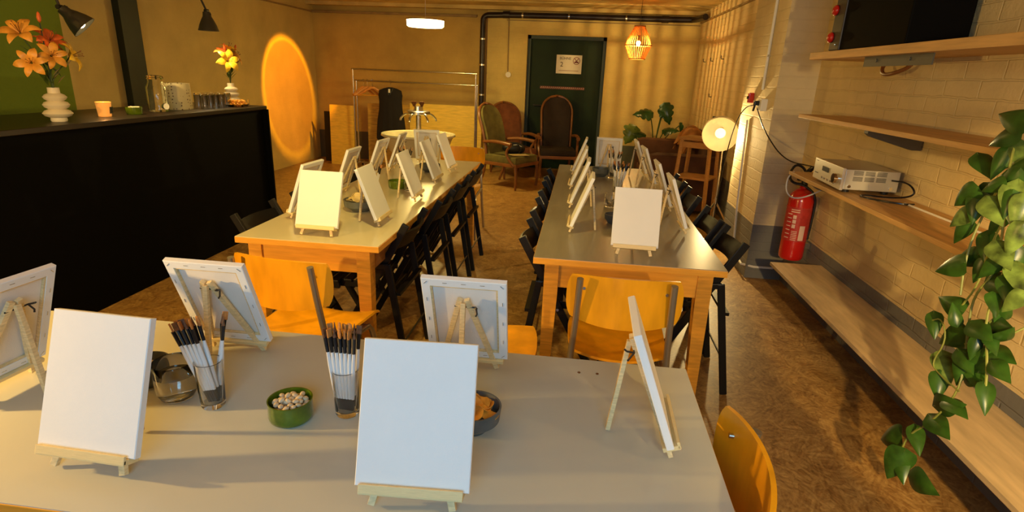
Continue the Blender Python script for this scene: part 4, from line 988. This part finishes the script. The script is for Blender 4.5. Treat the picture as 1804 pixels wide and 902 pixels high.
# wooden stool with shelf
wo = thing('wooden_plant_stand', 'tall wooden stand with a lower shelf between the sofa and the tripod lamp', 'stand', (1.28, 6.36, 0), rad(-28))
for sx in (-1, 1):
    for sy in (-1, 1): ob('leg', MB().bar((sx*.15, sy*.15, .90), (sx*.19, sy*.18, 0), .032, .032, bev=.003), mat('stand_wood', (.40, .19, .045), .5, var=.2, stretch=(3, 3, 20)), wo)
ob('top', MB().box((0, 0, .91), (.36, .36, .025), bev=.004), MATS['stand_wood'], wo)
ob('shelf', MB().box((0, 0, .50), (.36, .34, .022), bev=.003), MATS['stand_wood'], wo)
for sy in (-1, 1): ob('rail', MB().box((0, sy*.155, .85), (.30, .018, .06)), MATS['stand_wood'], wo)
for sx in (-1, 1): ob('rail', MB().box((sx*.155, 0, .85), (.018, .30, .06)), MATS['stand_wood'], wo)
bt = thing('carafe', 'brown bottle-shaped carafe on the wooden stand behind the tripod lamp', 'bottle', (1.40, 6.42, .9225)); ob('bottle_body', MB().lathe([(0, 0), (.045, 0), (.05, .02), (.045, .11), (.018, .16), (.015, .20), (0, .20)], seg=20), M_arm, bt, True); ob('stopper', MB().cyl((0, 0, .2), (0, 0, .22), .017), M_brb, bt, True)

# monstera
def heart_leaf(mb, base, d, n, L, Wd, cuts=0, th=.0015, droop=.25):
    d = Vector(d).normalized(); n = Vector(n); n = (n-d*n.dot(d)).normalized(); s = d.cross(n)
    base = Vector(base)
    def f(u, v):
        q = (v+1)/2
        w = Wd*(max(0, math.sin(PI*(q**.55)))**.85)*(1.08-.30*q)
        if cuts: w *= 1-.30*(abs(math.sin(q*PI*cuts))**6)
        w = max(w, .0004); back = -.10*L*abs(u)*(1-q)**2*2
        return base+d*(L*q+back)+s*(u*w)+n*(-.18*w*u*u*2-droop*L*q*q+.04*L*math.sin(PI*q))
    mb.sheet(f, 6, 22 if cuts else 12, th)
mo = thing('monstera_plant', 'dark monstera plant standing in the corner behind the brown sofa', 'plant', (1.12, 8.92, 0))
ob('pot', MB().lathe([(0, 0), (.11, 0), (.15, .28), (.155, .30), (.14, .30), (.13, .26), (0, .25)], seg=28), mat('terracotta_dark', (.05, .03, .02), .6), mo, True)
sm = MB()
ML = [((-.12, -.1, 1.02), (-1, -.2, -.05), (0, -.7, .8), .26, .13, M_mon), ((.08, -.12, 1.12), (.35, -.2, -1), (-.2, -1, .2), .28, .12, M_mon), ((.05, -.1, 1.05), (.9, -.1, -.6), (0, -.8, .6), .2, .09, M_mon),
      ((-.33, -.15, .78), (-.5, -.2, -1), (.1, -1, .1), .26, .15, M_monl), ((.34, -.05, .86), (.2, -.1, -1), (-1, -.5, 0), .2, .06, M_mon), ((.12, -.1, .78), (.8, -.4, .1), (0, -.6, .8), .22, .10, M_mon), ((-.18, -.12, .70), (-1, -.3, .2), (0, -.6, .8), .2, .10, M_mon)]
for p, d_, n_, L_, w_, mt_ in ML:
    sm = MB().tube([(random.uniform(-.03, .03), 0, .25), (p[0]*.3, p[1]*.4, p[2]*.6+.1), p], .008, 6, smooth=2); ob('stem', sm, M_stem, mo, True)
    lb = MB(); heart_leaf(lb, p, d_, n_, L_, w_, 4, droop=.15); ob('leaf', lb, mt_, mo, True)

# ------------------------------------------------------------------ right wall objects
# speaker
sk = thing('speaker_box', 'black loudspeaker box on the topmost right wall shelf', 'speaker', (1.50, 3.16, 1.6855), rad(2))
ob('cabinet', MB().box((0, 0, .30), (.26, .62, .60), bev=.006), mat('speaker_black', (.0015, .0015, .0018), .7, spec=.1), sk)
ob('front_baffle', MB().box((-.005, .375, .30), (.262, .12, .60), bev=.006), mat('baffle_brown', (.022, .014, .012), .45), sk)
for z, r_ in ((.07, .055), (.21, .05), (.38, .07)):
    dr = ob('driver_ring', MB().lathe([(r_*.55, 0), (r_*.8, .012), (r_, .018), (r_, 0), (r_*.55, -.004)], seg=28).xf(Matrix.Translation((-.05, .437, z)) @ Matrix.Rotation(-PI/2, 4, 'X')), M_red, sk, True)
    ob('driver_cone', MB().sph((-.05, .44, z), r_*.4, (1, .5, 1), seg=12), M_darkm, dr, True)
for z in (.07, .21):
    ob('side_knob', MB().sph((-.142, .42, z), .028, (.6, 1, 1), seg=14), M_red, sk, True)
ob('corner_screw', MB().sph((-.137, .36, .03), .006, seg=8), M_chrome, sk, True)
tag(ob('cable_loop', MB().tube([(1.60, 3.42, 1.64), (1.58, 3.43, 1.60), (1.56, 3.36, 1.565), (1.56, 3.26, 1.57), (1.6, 3.20, 1.60), (1.62, 3.2, 1.64)], .010, 8, smooth=2), M_arm, None, True), 'thick dark cable loop hanging under the top shelf', 'cable')
# amplifier
am = thing('stereo_amplifier', 'silver stereo amplifier with a big knob on the lower right wall shelf', 'amplifier', (1.515, 3.335, .969), rad(-3))
M_alu = mat('brushed_aluminium', (.56, .54, .48), .38, .55)
ob('case', MB().box((.008, 0, .070), (.26, .43, .105), bev=.003), M_alu, am)
ob('front_panel', MB().box((-.130, 0, .070), (.014, .435, .115), bev=.002), mat('front_aluminium', (.66, .60, .48), .35, .4), am)
ob('display', MB().box((-.1375, .03, .085), (.003, .10, .026)), M_brb, am)
ob('volume_knob', MB().cyl((-.137, -.165, .066), (-.163, -.165, .066), .026, .025, 28), M_chrome, am, True)
for k in range(5): ob('button', MB().box((-.1385, .06-k*.045, .035), (.004, .016, .010)), M_steel, am)
ob('badge', MB().box((-.1376, .165, .048), (.001, .05, .006)).box((-.1376, .18, .115), (.001, .03, .003)), M_inkd, am)
vm = MB()
for c_ in range(3):
    for r_ in range(2):
        for k in range(5): vm.box((-.06+c_*.056, -.2155, .066+r_*.030+k*.0048), (.046, .003, .0022))
ob('side_vent', vm, M_darkm, am)
for x in (-.095, .105): ob('side_screw', MB().cyl((x, -.214, .035), (x, -.219, .035), .009), M_chrome, am, True)
for x in (-.09, .1):
    for y in (-.17, .17): ob('foot', MB().cyl((x, y, 0), (x, y, .018), .018), M_brb, am, True)
tag(ob('amplifier_cable', MB().tube([(1.60, 3.10, 1.05), (1.62, 2.98, 1.06), (1.63, 2.92, 1.02), (1.61, 2.96, .99), (1.55, 3.02, .975), (1.46, 3.07, .975), (1.42, 3.02, .975), (1.47, 2.93, .975), (1.56, 2.86, .975), (1.61, 2.88, .975)], .0045, 6, smooth=3), M_brb, None, True), 'black cable looped on the shelf behind the silver amplifier', 'cable')
tag(ob('white_cable', MB().tube([(1.58, 2.9, .973), (1.58, 2.5, .973), (1.60, 2.2, .973), (1.59, 1.8, .973)], .005, 6, smooth=1), M_white, None, True), 'pale cable lying along the back of the lower right shelf', 'cable')
# fire extinguisher
fx = thing('fire_extinguisher', 'red fire extinguisher hanging on the right wall beside the pillar', 'fire extinguisher', (1.555, 4.09, .315))
ob('cylinder', MB().lathe([(0, .0), (.07, 0), (.079, .012), (.081, .03), (.081, .42), (.072, .465), (.045, .495), (.025, .505), (.025, .525), (0, .525)], seg=40), M_red, fx, True)
ob('label_panel', MB().lathe([(.0816, .14), (.0820, .14), (.0820, .38), (.0816, .38)], seg=60, close=True), mat('label_red', (.42, .03, .025), .35, var=.2, vscale=50), fx, True)
lbm = MB(); lw = MB()
def cylpatch(mb, a0, a1, z0, z1, r=.0829):
    n = 5; lo = []; hi = []
    for k in range(n+1):
        a = a0+(a1-a0)*k/n; lo.append(mb.b.verts.new((r*math.cos(a), r*math.sin(a), z0))); hi.append(mb.b.verts.new((r*math.cos(a), r*math.sin(a), z1)))
    for k in range(n): mb.b.faces.new((lo[k], lo[k+1], hi[k+1], hi[k]))
A0 = math.atan2(-4.0, -1.5)
for k, z in enumerate((.235, .268, .30)): cylpatch(lw, A0-.35, A0-.08, z, z+.026)
cylpatch(lw, A0+.30, A0+.75, .15, .255)
for k in range(7): cylpatch(lw, A0-.85, A0-.45, .16+k*.028, .166+k*.028)
for k in range(6): cylpatch(lw, A0-.30, A0+.15, .15+k*.012, .1545+k*.012)
cylpatch(lw, A0-.6, A0+.1, .345, .352); cylpatch(lw, A0-.6, A0+.1, .36, .366)
ob('instruction_label', lw, mat('label_white', (.65, .45, .38), .4), fx)
ob('valve', MB().cyl((0, 0, .52), (0, 0, .565), .022).box((-.02, -.02, .57), (.07, .03, .02)), M_brb, fx)
ob('handle', MB().tube([(-.02, 0, .565), (-.03, -.03, .60), (0, -.07, .66), (.02, -.06, .66), (.0, -.01, .60)], .010, 8, smooth=1), M_brb, fx, True)
ob('hose', MB().tube([(.02, .0, .56), (.0, .05, .64), (-.06, .06, .66), (-.10, .03, .60), (-.09, 0, .54), (-.0, -.02, .53), (.085, -.03, .46), (.085, -.03, .30), (.083, -.02, .15)], .009, 8, smooth=2), M_brb, fx, True)
ob('wall_hanger', MB().box((.095, 0, .40), (.03, .05, .10)).box((.09, 0, .1), (.04, .05, .04)), M_steel, fx)
tag(ob('hanging_lead', MB().tube([(1.37, 3.80, .97), (1.345, 3.83, .93), (1.345, 3.82, .84), (1.38, 3.78, .80), (1.46, 3.76, .82), (1.56, 3.72, .90), (1.64, 3.7, .94)], .0045, 6, smooth=3), M_white, None, True), 'pale cord drooping from the end of the lower shelf in front of the extinguisher', 'cord')

# ------------------------------------------------------------------ trailing pothos
def ray_x(px, py, X):
    d = FW*1000+RV*(px-902)+UV*(451-py); return Vector((0, 0, 1.5))+d*(X/d.x)
po = thing('trailing_pothos', 'green pothos vines trailing from the right shelves down to the bench', 'plant', (1.42, 1.52, 1.327))
O = Vector(po.location)
ob('pot', MB().lathe([(0, 0), (.07, 0), (.095, .15), (.1, .16), (.09, .16), (.08, .13), (0, .12)], seg=32), mat('pot_brown', (.16, .07, .035), .6), po, True)
def vine(pts, r=.0035):
    P = [ray_x(x, y, X)-O for x, y, X in pts]; ob('vine', MB().tube(P, r, 6, smooth=2), M_vine, po, True)
vine([(1880, 190, 1.36), (1800, 215, 1.28), (1775, 300, 1.22), (1768, 400, 1.22), (1755, 480, 1.22), (1715, 520, 1.22), (1705, 580, 1.22), (1700, 630, 1.22), (1690, 690, 1.20), (1640, 745, 1.19), (1600, 765, 1.18), (1585, 800, 1.17), (1572, 835, 1.16)])
vine([(1860, 200, 1.36), (1800, 260, 1.27), (1760, 330, 1.24), (1720, 400, 1.22), (1700, 460, 1.21), (1692, 520, 1.2)])
vine([(1870, 210, 1.34), (1812, 330, 1.25), (1790, 420, 1.22), (1760, 500, 1.22), (1735, 560, 1.21), (1740, 640, 1.2), (1735, 700, 1.2)])
vine([(1840, 560, 1.30), (1780, 590, 1.24), (1740, 603, 1.22), (1700, 606, 1.22)], .003)
vine([(1830, 450, 1.3), (1790, 500, 1.24), (1770, 545, 1.23), (1735, 575, 1.22)], .003)
vine([(1690, 690, 1.2), (1655, 660, 1.2), (1640, 640, 1.2), (1668, 600, 1.21), (1660, 560, 1.21), (1640, 565, 1.21)], .0025)
vine([(1850, 230, 1.33), (1790, 350, 1.25), (1745, 430, 1.23), (1725, 500, 1.22), (1690, 545, 1.21)], .003)
LV = [ # px, py, length px, direction deg in picture (0 = right, 90 = up), kind
 (1790, 232, 62, 200, 0), (1800, 262, 70, 215, 1), (1772, 268, 55, 240, 0), (1725, 275, 40, 300, 0), (1790, 305, 60, 230, 0), (1765, 322, 42, 200, 0), (1782, 342, 46, 250, 0), (1745, 330, 52, 240, 0), (1715, 335, 50, 215, 0),
 (1725, 345, 50, 255, 0), (1740, 352, 46, 300, 1), (1795, 330, 80, 270, 1), (1800, 400, 60, 240, 1), (1705, 375, 42, 215, 1), (1705, 392, 48, 230, 0), (1768, 380, 45, 230, 0), (1790, 440, 55, 250, 0), (1740, 415, 50, 265, 0), (1755, 430, 46, 300, 1),
 (1760, 460, 48, 220, 0), (1735, 462, 42, 240, 0), (1720, 450, 44, 200, 0), (1795, 470, 60, 290, 1), (1775, 490, 46, 270, 0), (1800, 520, 50, 220, 1), (1745, 490, 44, 320, 0), (1692, 465, 48, 195, 0), (1770, 520, 50, 250, 0), (1750, 520, 36, 280, 0),
 (1690, 545, 46, 150, 0), (1645, 555, 40, 270, 0), (1700, 590, 55, 200, 0), (1685, 570, 36, 100, 0), (1712, 570, 40, 320, 0), (1745, 572, 34, 350, 0), (1742, 590, 34, 290, 0), (1765, 560, 28, 60, 0), (1760, 600, 30, 30, 0), (1735, 612, 48, 340, 0),
 (1725, 650, 46, 60, 0), (1715, 645, 50, 290, 0), (1700, 630, 52, 250, 0), (1660, 625, 52, 285, 1), (1655, 660, 44, 265, 0), (1738, 680, 50, 270, 0), (1690, 620, 40, 300, 0), (1720, 600, 36, 250, 0),
 (1670, 705, 40, 320, 0), (1650, 715, 40, 0, 0), (1640, 735, 46, 310, 0), (1612, 755, 46, 280, 0), (1580, 768, 46, 185, 0), (1590, 800, 56, 240, 0), (1585, 805, 46, 275, 0), (1605, 838, 52, 320, 0), (1700, 660, 34, 340, 0), (1750, 640, 38, 310, 0), (1810, 215, 60, 160, 0), (1815, 290, 60, 200, 0), (1806, 350, 60, 250, 1)]
rl = random.Random(21)
for i, (x, y, l, a, k) in enumerate(LV):
    X = 1.215+rl.uniform(-.03, .03)+(.02 if y < 300 else 0)-(.04 if y > 740 else 0)
    b0 = ray_x(x, y, X); e0 = ray_x(x+l*math.cos(rad(a)), y-l*math.sin(rad(a)), X-.012)
    d_ = e0-b0; L_ = min(d_.length, .13); nrm = Vector((-.6, -.85, .45))+Vector((rl.uniform(-.35, .35), rl.uniform(-.3, .3), rl.uniform(-.3, .3)))
    lb = MB(); heart_leaf(lb, b0-O, d_, nrm, L_*1.04, L_*rl.uniform(.29, .36), 0, .0009, droop=rl.uniform(.05, .22))
    ob('leaf', lb, M_leafv if k else M_leaf, po, True)
